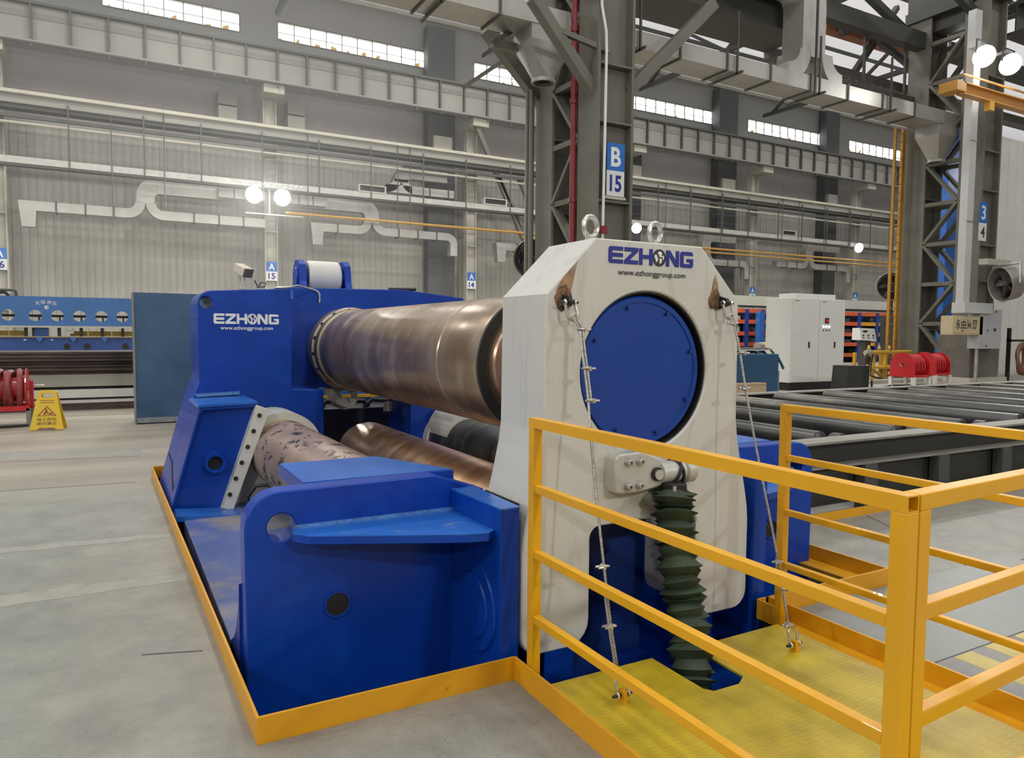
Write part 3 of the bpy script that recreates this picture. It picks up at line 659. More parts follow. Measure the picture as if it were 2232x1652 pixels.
# big rectangular air duct
def row_duct(x0, x1, label):
    t = thing('air_duct', (x0, 16.5, 9.3), label, 'duct')
    n = max(3, round((x1 - x0) / 1.75)); st = (x1 - x0) / n
    for i in range(n):
        MB().box(x0 + i * st + .02, x0 + (i + 1) * st - .02, 16, 16.97, 9.3, 9.76).build('duct_section', DUCT, t)
        MB().prism([(15.96, 9.26), (17.01, 9.26), (17.01, 9.8), (15.96, 9.8)], x0 + i * st - .03, x0 + i * st + .03, 'x').build('flange', GIRD_DK, t)
        if i % 2 == 0:
            MB().box(x0 + i * st + .3, x0 + i * st + .36, 15.9, 15.95, 9.2, 11).build('hanger', COLUMN_DK, t)
            MB().box(x0 + i * st + .3, x0 + i * st + .36, 15.7, 17.2, 9.2, 9.26).build('trapeze', COLUMN_DK, t)
    return t
dl = row_duct(-1, 10.3, 'big galvanised air duct overhead left of column B 15 ending in a funnel outlet')
dr = row_duct(12.3, 26.6, 'big galvanised air duct overhead right of column B 15 with a forked riser')
def funnel(t, x):
    MB().hexa([(x - .62, 16.05, 8.95), (x + .62, 16.05, 8.95), (x + .62, 16.95, 8.95), (x - .62, 16.95, 8.95)], [(x - .62, 16, 9.76), (x + .5, 16, 9.76), (x + .5, 16.97, 9.76), (x - .62, 16.97, 9.76)]).build('end_box', DUCT, t)
    m = MB(); n = 24; sq = []; ci = []
    for i in range(n):
        a = 2 * PI * i / n + PI / 4; c, s_ = math.cos(a), math.sin(a); k = 1 / max(abs(c), abs(s_))
        sq.append((x + .62 * c * k, 16.5 + .45 * s_ * k, 8.95)); ci.append((x + .27 * c, 16.5 + .27 * s_, 8.12))
    m.add(sq + ci, [(i, (i + 1) % n, (i + 1) % n + n, i + n) for i in range(n)]); m.build('funnel', DUCT, t, smooth=True)
    MB().pipe((x, 16.5, 8.05), (x, 16.5, 8.14), .31, .25).build('rim', DUCT, t, smooth=True)
funnel(dl, 9.95); funnel(dr, 27.0)
elbow(MB(), (18.5, 10.55), .5, .9, .5, -PI / 2, 0, 16.5).build('tee_branch', DUCT, dr); elbow(MB(), (21.0, 10.55), .5, .9, .5, -PI / 2, -PI, 16.5).build('tee_branch', DUCT, dr)
MB().box(19.15, 20.2, 16.1, 16.9, 10.4, 12.0).build('riser', DUCT, dr)
m = MB(); elbow(m, (18.9, 12.0), .25, .8, 1.05, 0, PI / 2, 16.5); m.box(16.3, 18.9, 16.1, 16.9, 12.25, 13.3); m.build('riser_bend', DUCT, dr)
MB().bar((19.3, 15.7, 9.1), (19.3, 15.7, 13), .06, .06).build('hanger', COLUMN_DK, dr)
# roof trusses and bracing over both bays
for i, x in enumerate((11.17, 27.9, 44.5, 61)):
    t = thing('roof_truss', (x, 16.5, 18), 'dark steel roof truss %s' % ('high above column B 15', 'high above the right lattice column', 'at the upper right beyond the floodlight pair', 'farthest away at the upper right')[i], 'truss')
    MB().box(x - .15, x + .15, -24, 16.5, 17.9, 18.2).build('bottom_chord', COLUMN_DK, t)
    for k in range(10): MB().bar((x, -24 + k * 4, 18 if k % 2 else 22.6), (x, -20 + k * 4, 22.6 if k % 2 else 18), .22, .22).build('web_member', COLUMN_DK, t)
    MB().box(x - .15, x + .15, 16.5, 56, 24.5, 24.9).build('bottom_chord', COLUMN_DK, t)
    for k in range(7): MB().bar((x, 20 + k * 5, 24.7 if k % 2 else 28), (x, 25 + k * 5, 28 if k % 2 else 24.7), .25, .25).build('web_member', COLUMN_DK, t)
    MB().box(x - .35, x + .35, 15.5, 18.2, 13.1, 23).build('post', COLUMN_DK, t)
t = thing('roof_bracing', (40, 16.5, 13), 'crossed dark bracing bars between the upper column posts', 'brace')
for x in (11.5, 28.2, 45):
    for y in (15.6, 18):
        MB().bar((x, y, 13.2), (x + 16, y, 19), .25, .25).build('bar', COLUMN_DK, t); MB().bar((x, y, 19), (x + 16, y, 13.2), .25, .25).build('bar', COLUMN_DK, t)
    MB().bar((x, 16.5, 16.2), (x + 16.5, 16.5, 16.2), .3, .4).build('bar', COLUMN_DK, t)
OVERHEAD = M('orange_crane_paint', (.20, .065, .015), .5, 0, .1, 1)
t = thing('crane_truck', (28, 19.4, 13.2), 'orange crane end truck riding on the dark girder at the upper right', 'crane')
MB().box(24.2, 32, 19.25, 19.65, 13.3, 14.1).build('truck_beam', OVERHEAD, t)
for x in (25, 27.5, 30.5): MB().cyl((x, 19.0, 13.4), (x, 19.2, 13.4), .28, 20).build('wheel', COLUMN_DK, t)

# ------------------------------------------------------------------ plate rolling machine
CX = 2.41
mach = thing('plate_rolling_machine', (CX, 5.8, -.3), 'large blue and white four-roll plate bending machine standing in a yellow-edged pit', 'machine')
mir = lambda pts: [(2 * CX - x, z) for x, z in reversed(pts)]
# bed between the two blue end blocks
MB().box(.50, 1.75, 3.55, 6.95, -.5, .035).build('bed_plate', BLUE_BED, mach, bevel=.006)
MB().box(3.05, 4.30, 3.55, 8.3, -.5, .035).build('bed_plate', BLUE_BED, mach, bevel=.006)
MB().box(1.75, 3.05, 2.6, 8.3, -.6, -.30).build('base_frame', BLUE, mach)
MB().box(1.85, 2.02, 3.0, 3.5, -.30, .62).build('cradle_post', BLUE, mach)
MB().box(2.80, 2.97, 3.0, 3.5, -.30, .62).build('cradle_post', BLUE, mach)
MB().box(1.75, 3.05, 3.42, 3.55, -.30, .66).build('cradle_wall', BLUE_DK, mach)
# front blue blocks, left one in full view
def block(side):
    S = (lambda pts: pts) if side < 0 else mir
    X = (lambda x: x) if side < 0 else (lambda x: 2 * CX - x)
    o = [(.515, -.3), (.51, .70)] + circle(.675, .70, .165, 9, PI, PI / 2)[1:] + [(1.435, .873), (1.72, .775), (1.72, -.3)]
    b = MB().chamfered(S(o), 3.42, 3.54, .007, 'y', [circle(X(.673), .697, .064, 32)]).build('front_block', BLUE, mach)
    b['label'] = 'blue end plate with a round lifting hole'
    MB().hexa([(X(1.53), 3.42, -.3), (X(1.545), 2.9, -.3), (X(1.645), 2.9, -.3), (X(1.66), 3.42, -.3)], [(X(1.53), 3.42, .79), (X(1.545), 2.9, .793), (X(1.645), 2.9, .793), (X(1.66), 3.42, .79)]).build('upright_flange', BLUE, b, bevel=.004)
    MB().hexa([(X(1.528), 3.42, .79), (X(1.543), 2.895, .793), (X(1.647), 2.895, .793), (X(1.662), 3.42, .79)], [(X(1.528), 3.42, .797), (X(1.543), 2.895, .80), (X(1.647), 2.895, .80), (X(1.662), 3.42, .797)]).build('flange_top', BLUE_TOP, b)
    sh = [(X(.72), 3.42), (X(.705), 3.33), (X(.76), 3.25), (X(1.40), 2.955), (X(1.50), 2.93), (X(1.543), 2.96), (X(1.535), 3.42)]
    MB().chamfered(sh, .645, .683, .004, 'z').build('shelf_rib', BLUE, b)
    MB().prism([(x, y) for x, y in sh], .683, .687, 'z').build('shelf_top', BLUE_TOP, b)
    MB().bar((X(.73), 3.412, .69), (X(1.53), 3.412, .69), .022, .018).build('weld_bead', WELD, b)
    MB().pipe((X(.93), 3.405, .293), (X(.93), 3.5, .293), .066, .056, 28).build('bush', BLUE, b, smooth=True)
    MB().cyl((X(.93), 3.412, .293), (X(.93), 3.419, .293), .056, 28).build('bush_bore', BLACK, b)
    for r, h in ((.23, .004), (.165, .014)): MB().lathe((X(1.55), 3.16, .27), (-1 if side < 0 else 1, 0, 0), [(0, r), (h + .008, r), (h + .016, r - .008)], 48).build('pivot_boss', BLUE, b, smooth=True)
    # slab and side gusset behind
    MB().prism([(X(.80), 3.54), (X(.80), 4.12), (X(1.36), 4.12), (X(1.60), 3.54)], .80, .868, 'z').build('top_slab', BLUE, b, bevel=.004)
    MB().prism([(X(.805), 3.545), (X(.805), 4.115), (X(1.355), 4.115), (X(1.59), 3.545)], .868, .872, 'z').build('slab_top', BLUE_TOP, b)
    if side > 0: MB().cyl((X(.673), 3.545, .697), (X(.673), 3.60, .697), .10, 24).build('hole_shade_disc', BLACK, b)  # black disc stands in for the shade inside the hole
    g = [(3.54, -.3), (3.54, .42), (3.57, .30), (3.63, .19), (3.72, .10), (3.84, .036), (3.88, -.3)]
    MB().prism(g, X(.52) - .02, X(.52) + .02, 'x').build('side_gusset', BLUE, b)
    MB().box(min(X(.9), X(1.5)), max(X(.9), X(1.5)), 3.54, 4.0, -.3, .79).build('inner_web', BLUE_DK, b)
    return b
block(-1); block(1)
# back stand: leaning guide boxes at both sides, plates with the maker's name, main wall
back = MB()
left = [(.40, -.3), (.405, .02), (.665, .945), (.735, 1.12), (.735, 1.865)] + circle(.86, 1.865, .125, 8, PI, PI / 2)[1:] + [(1.616, 2.035), (1.61, 1.02), (1.93, 1.0), (1.93, -.3)]
bk = MB().chamfered(left, 7.55, 8.28, .008, 'y', [circle(.81, 1.875, .058, 28)]).build('back_stand', BLUE, mach)
bk['label'] = 'tall blue back stand with white lettering'
right = [(2.89, -.3), (2.89, .97), (3.2, 1.02), (4.07, 1.12), (4.155, .945), (4.415, .02), (4.42, -.3)]
MB().prism(right, 7.55, 8.28, 'y').build('right_body', BLUE, bk)
wall = [(1.58, .97), (1.58, 2.07), (1.62, 2.09), (3.11, 2.11), (3.87, 2.035), (4.1, 1.7), (4.1, .97)]
MB().chamfered(wall, 8.3, 8.75, .006, 'y').build('main_wall', BLUE, bk)
MB().box(1.60, 2.05, 8.24, 8.3, .97, 1.0).build('wall_shade_strip', BLUE_DK, bk)  # dark blue strip stands in for the shade under the main wall
def guide_box(side):
    S = (lambda p: p) if side < 0 else mir
    X = (lambda x: x) if side < 0 else (lambda x: 2 * CX - x)
    o = [(.405, .02), (.665, .94), (1.13, .955), (.825, .02)]
    b = MB().prism(S(o), 6.86, 7.55, 'y').build('guide_box', BLUE, mach)
    rim = [(.405, .02), (.66, .925), (.675, .945), (1.13, .958), (1.125, .925), (.70, .912), (.665, .88), (.43, .02)]
    MB().prism(S(rim), 6.80, 6.86, 'y').build('front_rim', BLUE, b, bevel=.006)
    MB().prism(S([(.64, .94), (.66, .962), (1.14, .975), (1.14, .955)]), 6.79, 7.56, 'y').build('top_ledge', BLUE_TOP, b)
    MB().bar((X(.70), 7.53, .985), (X(1.10), 7.53, 1.0), .05, .03).build('weld_bead', WELD, b)
    strip = [(1.128, .945), (1.237, .90), (.915, .02), (.818, .02)]
    w = MB().prism(S(strip), 6.74, 6.86, 'y').build('wear_strip', WHITE2, mach, bevel=.003); w['label'] = 'white bolted slide strip'
    for k in range(7):
        u = .05 + k * .15; cx = 1.165 - u * .345; cz = .90 - u * .915
        MB().cyl((X(cx), 6.725, cz), (X(cx), 6.745, cz), .019, 14).build('bolt', BLACK, w, smooth=True)
    MB().pipe((X(.775), 6.72, .455), (X(.775), 6.9, .455), .085, .062, 28).build('bush', BLUE, b, smooth=True)
    MB().cyl((X(.775), 6.80, .455), (X(.775), 6.856, .455), .062, 28).build('bush_bore', BLACK, b)
    MB().prism(S([(.43, .03), (.45, .075), (.95, .035), (.95, .0)]), 6.5, 6.8, 'y').build('foot_plate', BLUE_TOP, b)
    # white sliding bearing block that carries the side roll
    c = (1.40, .49)
    bb = circle(c[0], c[1], .36, 20, -.2, PI * .85) + [(.90, .02), (1.45, -.2)]
    MB().prism(S(bb), 6.95, 7.5, 'y').build('bearing_block', WHITE2, mach)
guide_box(-1); guide_box(1)
logo(bk, .875, 1.487, 1.672, 1.772, 7.55, CLEAN, CLEAN, BLUE_DK, CLEAN, CLEAN, .934, 1.428, 1.605, 1.652)
for nm in ():
    pass
for y0, nm in ((7.545, 'conduit'),):
    MB().tube([(1.45, 7.53, 2.035), (1.60, 7.53, 2.05), (1.75, 7.9, 2.09), (2.02, 8.27, 2.07), (2.06, 8.27, 2.05), (2.075, 8.27, 2.02), (2.075, 8.27, 1.93)], .011, 8).build('grease_pipe', ZINC, bk, smooth=True)
MB().box(1.595, 1.625, 7.53, 7.56, 1.93, 2.03).build('grease_valve', BLUE_TOP, bk)
# trunnion drum on top of the back stand
dr_ = MB().lathe((2.09, 8.95, 2.26), (1, 0, 0), [(0, .14), (.0, .18), (.025, .20), (.36, .20), (.385, .18), (.385, .14)], 32).build('trunnion_drum', WHITE2, mach, smooth=True)
for x0, x1 in ((1.97, 2.05), (2.51, 2.59)):
    MB().prism([(8.68, 2.05), (9.22, 2.05), (9.15, 2.2), (9.1, 2.4), (9.02, 2.46), (8.88, 2.46), (8.80, 2.4), (8.76, 2.2)], x0, x1, 'x').build('trunnion_cheek', BLUE, mach, bevel=.004)
    MB().lathe((x0 - .02 if x0 < 2.2 else x0 - .04, 8.95, 2.26), (1, 0, 0), [(0, .11), (.01, .12), (.13, .12), (.14, .11)], 24).build('trunnion_cap', BLUE, mach, smooth=True)
MB().cyl((2.92, 8.35, 2.115), (3.26, 8.35, 2.125), .02, 12).build('lifting_pin', BLACK, mach, smooth=True)

# rolls
TR = (CX, 8.32, 1.405)
tr_ = MB().lathe(TR, (0, -1, 0), [(.45, .435), (.455, .442), (2.0, .444), (3.66, .445), (3.67, .438), (3.70, .438), (3.71, .450), (4.29, .450), (4.30, .446), (4.302, .37)], 96).build('top_roll', ROLL_TOP, mach, smooth=True, angle=25)
tr_['label'] = 'thick tarnished steel upper roll'
MB().lathe(TR, (0, -1, 0), [(0, .40), (.46, .40)], 64).build('roll_shoulder', BLACK, tr_, smooth=True)
MB().lathe(TR, (0, -1, 0), [(.0, .475), (.18, .475), (.20, .465), (.22, .40)], 64).build('end_ring', steel_roll('ring_steel', (.42, .34, .27), (.5, .43, .35), (.5, .45, .38), .4), tr_, smooth=True)
MB().lathe(TR, (0, -1, 0), [(.25, .40), (.26, .455), (.40, .455), (.41, .42)], 64).build('keeper_ring', steel_roll('ochre_ring_steel', (.40, .32, .2), (.5, .42, .28), (.5, .45, .33), .4), tr_, smooth=True)
for k in range(16):
    a = 2 * PI * k / 16 + .1; MB().cyl((CX + .445 * math.cos(a), 8.10, 1.405 + .445 * math.sin(a)), (CX + .445 * math.cos(a), 8.15, 1.405 + .445 * math.sin(a)), .02, 10).build('bolt', BLACK, tr_)
MB().lathe(TR, (0, -1, 0), [(4.301, .448), (4.315, .442), (4.315, .375), (4.30, .37)], 96).build('end_face', FRAME_DK, tr_, smooth=True)
MB().lathe(TR, (0, -1, 0), [(4.27, .37), (4.33, .36), (4.36, .345), (4.37, .31), (5.0, .305)], 64).build('roll_neck', NECK, tr_, smooth=True)
br = MB().lathe((2.41, 7.62, .30), (0, -1, 0), [(0, .30), (.03, .335), (4.0, .337), (4.1, .32)], 72).build('bottom_roll', ROLL_COP, mach, smooth=True, angle=25); br['label'] = 'copper coloured middle lower roll'
MB().cyl((2.41, 7.95, .30), (2.41, 7.6, .30), .22, 32).build('roll_neck', BLUE_DK, br, smooth=True)
lr = MB().lathe((1.40, 7.0, .475), (0, -1, 0), [(0, .285), (.02, .302), (.16, .304), (.165, .300), (.18, .300), (.185, .304), (2.7, .304), (2.8, .28)], 72).build('side_roll', ROLL_SIDE, mach, smooth=True, angle=25); lr['label'] = 'left lower roll with flaking dark scale'
MB().lathe((1.40, 7.02, .475), (0, -1, 0), [(.045, .3055), (.15, .3065)], 72).build('ochre_band', steel_roll('ochre_band_steel', (.42, .32, .12), (.48, .36, .16), (.5, .42, .24), .42, metal=.5), lr, smooth=True)
rr_ = MB().lathe((3.32, 7.45, .415), (0, -1, 0), [(0, .27), (.02, .275), (3.0, .278), (3.1, .25)], 72).build('side_roll', ROLL_DK, mach, smooth=True, angle=25); rr_['label'] = 'right lower roll, black with a white sleeve at its far end'
MB().lathe((3.32, 8.15, .415), (0, -1, 0), [(0, .26), (.02, .29), (.72, .29), (.74, .27)], 64).build('white_sleeve', WHITE2, rr_, smooth=True)
WRAP = M('crumpled_wrap', (.44, .42, .34), .6, 0, .3, 9, .6, 12)
m = MB(); n = 8
m.tube([(2.20, 8.45, .99), (2.22, 8.4, .92), (2.30, 8.38, .80), (2.42, 8.4, .74)], [.05, .06, .08, .06], 7)
m.build('wrapped_hose', WRAP, bk)
m = MB().lathe((2.42, 8.5, .84), (-.25, -1, .05), [(0, .13), (.14, .15), (.14, .09), (.0, .08)], 9, caps=False); m.build('wrapped_pipe_end', WRAP, bk)
MB().cyl((2.78, 8.0, .70), (2.78, 8.0, .80), .05, 12).build('grease_cup', GALV, bk, smooth=True)
hp = thing('hydraulic_unit', (3.0, 9.8, 0), 'dark hydraulic unit with a teal tank and yellow bar behind the machine', 'machine')
MB().box(1.7, 4.3, 9.2, 10.3, 0, .62).build('dark_base', BLACK, hp, bevel=.01); MB().box(2.05, 4.2, 10.4, 11.4, .3, 1.25).build('teal_tank', M('tank_teal', (.03, .14, .30), .4, 0, .1, 1), hp, bevel=.01)
MB().box(1.9, 4.2, 10.3, 10.36, .66, .70).build('yellow_bar', RAILY, hp)
for k in range(5): MB().tube([(2.0 + k * .3, 9.3, .62), (2.1 + k * .3, 9.25, .72), (2.3 + k * .3, 9.3, .70), (2.4 + k * .3, 9.4, .62)], .03, 8).build('hose', RUBBER, hp, smooth=True)
MB().tube([(1.02, 6.6, .03), (1.02, 6.6, .16), (1.08, 6.55, .26), (1.17, 6.5, .27), (1.24, 6.46, .19), (1.27, 6.44, .06)], .016, 8).build('hydraulic_hose', RUBBER, mach, smooth=True)
MB().tube([(1.28, 6.9, .40), (1.24, 6.8, .28), (1.28, 6.72, .20), (1.42, 6.66, .16), (1.55, 6.6, .06)], .016, 8).build('hydraulic_hose', RUBBER, mach, smooth=True)
MB().tube([(1.24, 6.85, .30), (1.36, 6.75, .25), (1.50, 6.66, .20), (1.62, 6.6, .1)], .02, 8).build('hydraulic_hose', RUBBER, mach, smooth=True)
MB().tube([(.44, 7.2, .50), (.46, 7.15, .42), (.45, 6.98, .10)], .006, 6).build('cable', BLACK, mach)
# white drop-end stand
half = [(2.068, 2.066), (1.79, 1.787), (1.783, 1.14), (1.77, 1.04), (1.735, .88), (1.70, .74), (1.68, .64), (1.672, .56), (1.672, .22)] + circle(1.772, .16, .10, 6, PI, PI * 1.5) + circle(1.94, .18, .12, 6, PI * 1.5, PI * 2) + [(2.06, .585)] + circle(2.12, .585, .06, 6, PI, PI / 2)
full = half + mir(half)
st = MB().chamfered(full, 2.92, 3.35, .007, 'y', [circle(CX - .014, 1.413, .407, 72)]).build('drop_end_stand', WHITE, mach)
st['label'] = 'tall white tilting end stand'
MB().pipe((CX - .014, 2.935, 1.413), (CX - .014, 3.2, 1.413), .408, .398, 72).build('bore_lining', BLACK, st, smooth=True)
MB().cyl((CX - .014, 3.0, 1.413), (CX - .014, 3.1, 1.413), .40, 72).build('bore_back', BLACK, st)
MB().lathe((CX - .022, 3.0, 1.413), (0, -1, 0), [(0, .384), (.045, .384), (.052, .377), (.052, .352), (.046, .350), (.046, .01)], 72, caps=True).build('bearing_cover', worn('cover_blue', (.001, .042, .29), (.004, .065, .38), .36, amount=.7, scale=3, soft=.1), st, smooth=True)
for k in range(8):
    a = 2 * PI * k / 8 + .3; MB().cyl((CX - .022 + .335 * math.cos(a), 2.935, 1.413 + .335 * math.sin(a)), (CX - .022 + .335 * math.cos(a), 2.96, 1.413 + .335 * math.sin(a)), .010, 6).build('cover_bolt', BLUE_DK, st)
logo(st, 2.143, 2.69, 1.95, 2.032, 2.92, LOGO, INK, None, INK, INK, 2.20, 2.637, 1.886, 1.922)
for x in (2.175, 2.60):
    MB().torus((x, 3.12, 2.150), (0.25, -1, 0), .052, .014).build('eye_bolt', ZINC, st, smooth=True)
    MB().cyl((x, 3.12, 2.066), (x, 3.12, 2.10), .026, 16).build('eye_bolt_collar', ZINC, st, smooth=True)
RUST = worn('rusty_weld', (.05, .035, .025), (.28, .14, .06), .75, amount=.52, scale=22, soft=.08, var=.4, bump=.5)
STAIN = M('rust_stain', (.50, .30, .17), .6, 0, .16, 9)
nt = STAIN.node_tree; tc = nt.nodes.new('ShaderNodeTexCoord'); sp = nt.nodes.new('ShaderNodeSeparateXYZ'); nt.links.new(tc.outputs['Generated'], sp.inputs[0])
def mth(op, a, b):
    n = nt.nodes.new('ShaderNodeMath'); n.operation = op; n.use_clamp = True
    for i, q in enumerate((a, b)):
        if isinstance(q, (int, float)): n.inputs[i].default_value = q
        else: nt.links.new(q, n.inputs[i])
    return n.outputs[0]
wx = mth('MULTIPLY', sp.outputs['X'], mth('SUBTRACT', 1, sp.outputs['X'])); wz = mth('MULTIPLY', mth('SUBTRACT', 1.0, sp.outputs['Z']), 1.6)
fac = mth('MULTIPLY', mth('MULTIPLY', wx, 3.2), wz)
trn = nt.nodes.new('ShaderNodeBsdfTransparent'); mxs = nt.nodes.new('ShaderNodeMixShader'); nt.links.new(fac, mxs.inputs[0]); nt.links.new(trn.outputs[0], mxs.inputs[1]); nt.links.new(nt.nodes['Principled BSDF'].outputs[0], mxs.inputs[2]); nt.links.new(mxs.outputs[0], nt.nodes['Material Output'].inputs[0])
for k, (x, z) in enumerate(((1.885, 1.752), (2.885, 1.775))):
    poly = [(x + r * math.cos(a), z + .02 + 1.35 * r * math.sin(a)) for a, r in [(i * 2 * PI / 14, random.uniform(.034, .052)) for i in range(14)]]
    MB().prism([(px_ - (.035 if k else 0), pz) for px_, pz in poly], 2.913, 2.92, 'y').build('burnt_patch', RUST, st)
    if k == 0: MB().prism([(1.835, 1.80), (1.925, 1.80), (1.965, 1.955), (1.945, 1.932), (1.885, 1.872)], 2.917, 2.92, 'y').build('rust_stain', STAIN, st)
    else: MB().prism([(x - .06, z + .05), (x - .01, z + .05), (x - .015, z + .10), (x - .035, z + .16), (x - .05, z + .11)], 2.917, 2.92, 'y').build('rust_stain', STAIN, st)
    MB().prism([(2.862, z - .02), (2.855, z), (2.862, z + .02), (2.92, z + .035), (2.92, z - .035)], x - .011, x + .011, 'x').build('rope_lug', BLACK, st)
MB().box(1.665, 1.672, 2.95, 3.3, .3, .8).build('rubber_buffer', RUBBER, st)

# hydraulic cylinder under a green bellows, hung from a bracket on the white stand
cyl_ = thing('hydraulic_cylinder', (2.40, 2.5, -.1), 'tilting cylinder in a dark green bellows hung from a pale bolted bracket', 'cylinder')
GREYP = worn('grey_bracket_paint', (.50, .49, .45), (.22, .20, .18), .38, amount=.66, scale=14, soft=.05, metal=.15)
br_o = rrect(2.14, 2.335, .815, 1.015, .035)
outl = [p for p in rrect(2.14, 2.30, .815, 1.015, .035) if p[0] < 2.26] 
outl = circle(2.175, .85, .035, 6, PI * 1.5, PI)[:] ; outl = [(2.14, .85), (2.14, .98)] + circle(2.175, .98, .035, 6, PI, PI / 2) + [(2.31, 1.018)] + circle(2.40, .905, .075, 12, .9, -1.5) + [(2.30, .815), (2.175, .815), (2.15, .825)]
bk_ = MB().chamfered(outl, 2.83, 2.92, .008, 'y').build('bracket', GREYP, cyl_)
for x in (2.215, 2.285):
    for z in (.852, .972):
        b_ = MB().lathe((x, 2.835, z), (0, -1, 0), [(0, .023), (.006, .024), (.006, .017), (.03, .017), (.034, .014), (.034, .009), (.018, .009), (.018, .001)], 20).build('bolt', GALV, bk_, smooth=True)
MB().pipe((2.395, 2.815, .90), (2.395, 2.84, .90), .034, .027, 24).build('pin_seat', BLACK, bk_)
MB().cyl((2.395, 2.80, .90), (2.395, 2.84, .90), .026, 24).build('pin', CHROME, bk_, smooth=True)
e_ = MB().lathe((2.42, 2.85, .900), (1, 0, 0), [(0, .04), (.004, .056), (.15, .056), (.16, .04)], 28).build('rod_eye', GREYP, cyl_, smooth=True)
MB().lathe((2.575, 2.85, .90), (1, .0, 0), [(0, .05), (.01, .066), (.06, .066), (.07, .05)], 28).build('outer_knuckle', GREYP, cyl_, smooth=True)
MB().torus((2.535, 2.85, .90), (1, .15, .25), .060, .009, 28, 8).build('strap', RUBBER, cyl_, smooth=True)
MB().torus((2.52, 2.85, .90), (1, -.1, -.45), .064, .008, 28, 8).build('strap', RUBBER, cyl_, smooth=True)
ax = [Vector(p) for p in ((2.49, 2.80, .835), (2.48, 2.79, .74), (2.46, 2.75, .58), (2.44, 2.68, .40), (2.435, 2.62, .20), (2.40, 2.55, .04), (2.37, 2.50, -.12), (2.36, 2.48, -.25))]
def along(t):
    t *= len(ax) - 1; i = min(int(t), len(ax) - 2); return ax[i].lerp(ax[i + 1], t - i)
BELL = M('dark_green_canvas', (.030, .048, .026), .62, 0, .3, 5, .2, 60)
nb = 33; pts = []; rad = []
for i in range(nb * 2 + 1):
    t = .05 + .95 * i / (nb * 2); c = along(t)
    wob = .012 * math.sin(i * 1.3) if i % 2 else 0
    pts.append(c + Vector((wob, wob, .006 * math.sin(i * 2.1)))); rad.append((.107 + .012 * math.sin(i * .9)) if i % 2 else .074)
rad[0] = .06
MB().tube(pts, rad, 32).build('bellows', BELL, cyl_, smooth=True, angle=20)
MB().lathe((2.488, 2.80, .80), (0, 0, 1), [(0, .066), (.05, .062), (.055, .055)], 28).build('bellows_cuff', BLACK, cyl_, smooth=True)
MB().box(2.43, 2.445, 2.735, 2.745, .79, .85).build('cuff_buckle', CHROME, cyl_)
MB().cyl((2.36, 2.46, -.5), (2.40, 2.6, .1), .05, 20).build('barrel', BLUE_DK, cyl_, smooth=True)

# wire rope stays from the stand's lugs to the platform
ROPE = worn('galvanised_wire_rope', (.46, .45, .42), (.27, .26, .235), .42, amount=.5, scale=60, stretch=(1, 1, 2.2), metal=.7, soft=.05, var=.2)
def rope(pts, clamps, label, sh_top, sh_bot, both):
    t = thing('wire_rope_stay', (pts[-1][0], pts[-1][1], .05), label, 'rope', None)
    V = [Vector(p) for p in pts]
    # smooth the centre line
    fine = []
    for i in range(len(V) - 1):
        for k in range(4): fine.append(V[i].lerp(V[i + 1], k / 4))
    fine.append(V[-1])
    for _ in range(2): fine = [fine[0]] + [(fine[i - 1] + fine[i] * 2 + fine[i + 1]) / 4 for i in range(1, len(fine) - 1)] + [fine[-1]]
    MB().tube(fine, .0062, 8).build('rope', ROPE, t, smooth=True)
    z_t, z_b = both
    for lo, hi in ((z_t, 9), (-9, z_b)):
        seg = [f + Vector((.013 if lo > 0 else -.013, -.004, 0)) for f in fine if lo < f.z < hi]
        if len(seg) > 2: MB().tube(seg, .006, 8).build('rope_tail', ROPE, t, smooth=True)
    for z, sx in clamps:
        i = min(range(len(fine)), key=lambda i: abs(fine[i].z - z)); c = fine[i] + Vector((.005, -.003, 0))
        cl = MB().torus(c, (.1, .2, 1), .017, .0045, 20, 8).build('rope_clamp', ZINC, t, smooth=True)
        MB().box(c.x + sx * .014 - .006, c.x + sx * .014 + .006, c.y - .02, c.y + .012, c.z - .011, c.z + .011).build('saddle', ZINC, cl, bevel=.002)
        for d in (-.013, .009): MB().cyl((c.x + sx * .014, c.y + d, c.z), (c.x + sx * .045, c.y + d, c.z), .0055, 8).build('nut', ZINC, cl)
    def shackle(p, d):
        p = Vector(p); d = Vector(d).normalized(); s = Vector((1, 0, 0)) * 1.3; d = d * 1.35; pts = [p - s * .020, p - s * .022 + d * .03]
        for i in range(7): a = PI - PI * i / 6; pts.append(p + s * .022 * math.cos(a) + d * (.042 + .022 * math.sin(a)))
        pts += [p + s * .022 + d * .03, p + s * .020]
        k = MB().tube(pts, .007, 8).build('shackle', ZINC, t, smooth=True)
        for e in (-1, 1): MB().torus(p + s * .021 * e, (1, 0, 0), .010, .006, 16, 8).build('shackle_eye', ZINC, k, smooth=True)
        MB().cyl(p - s * .040, p + s * .036, .0065, 10).build('shackle_pin', BLACK, k, smooth=True)
    shackle(sh_top, (.18, -.1, -1)); shackle(sh_bot, (0, .25, 1))
    MB().torus(Vector(pts[0]) + Vector((0, 0, .01)), (0, 1, .2), .013, .006, 18, 8).build('thimble', ZINC, t, smooth=True)
    MB().box(sh_bot[0] - .010, sh_bot[0] + .010, sh_bot[1] - .018, sh_bot[1] + .018, .05, sh_bot[2] + .02).build('deck_lug', ORANGE, t)
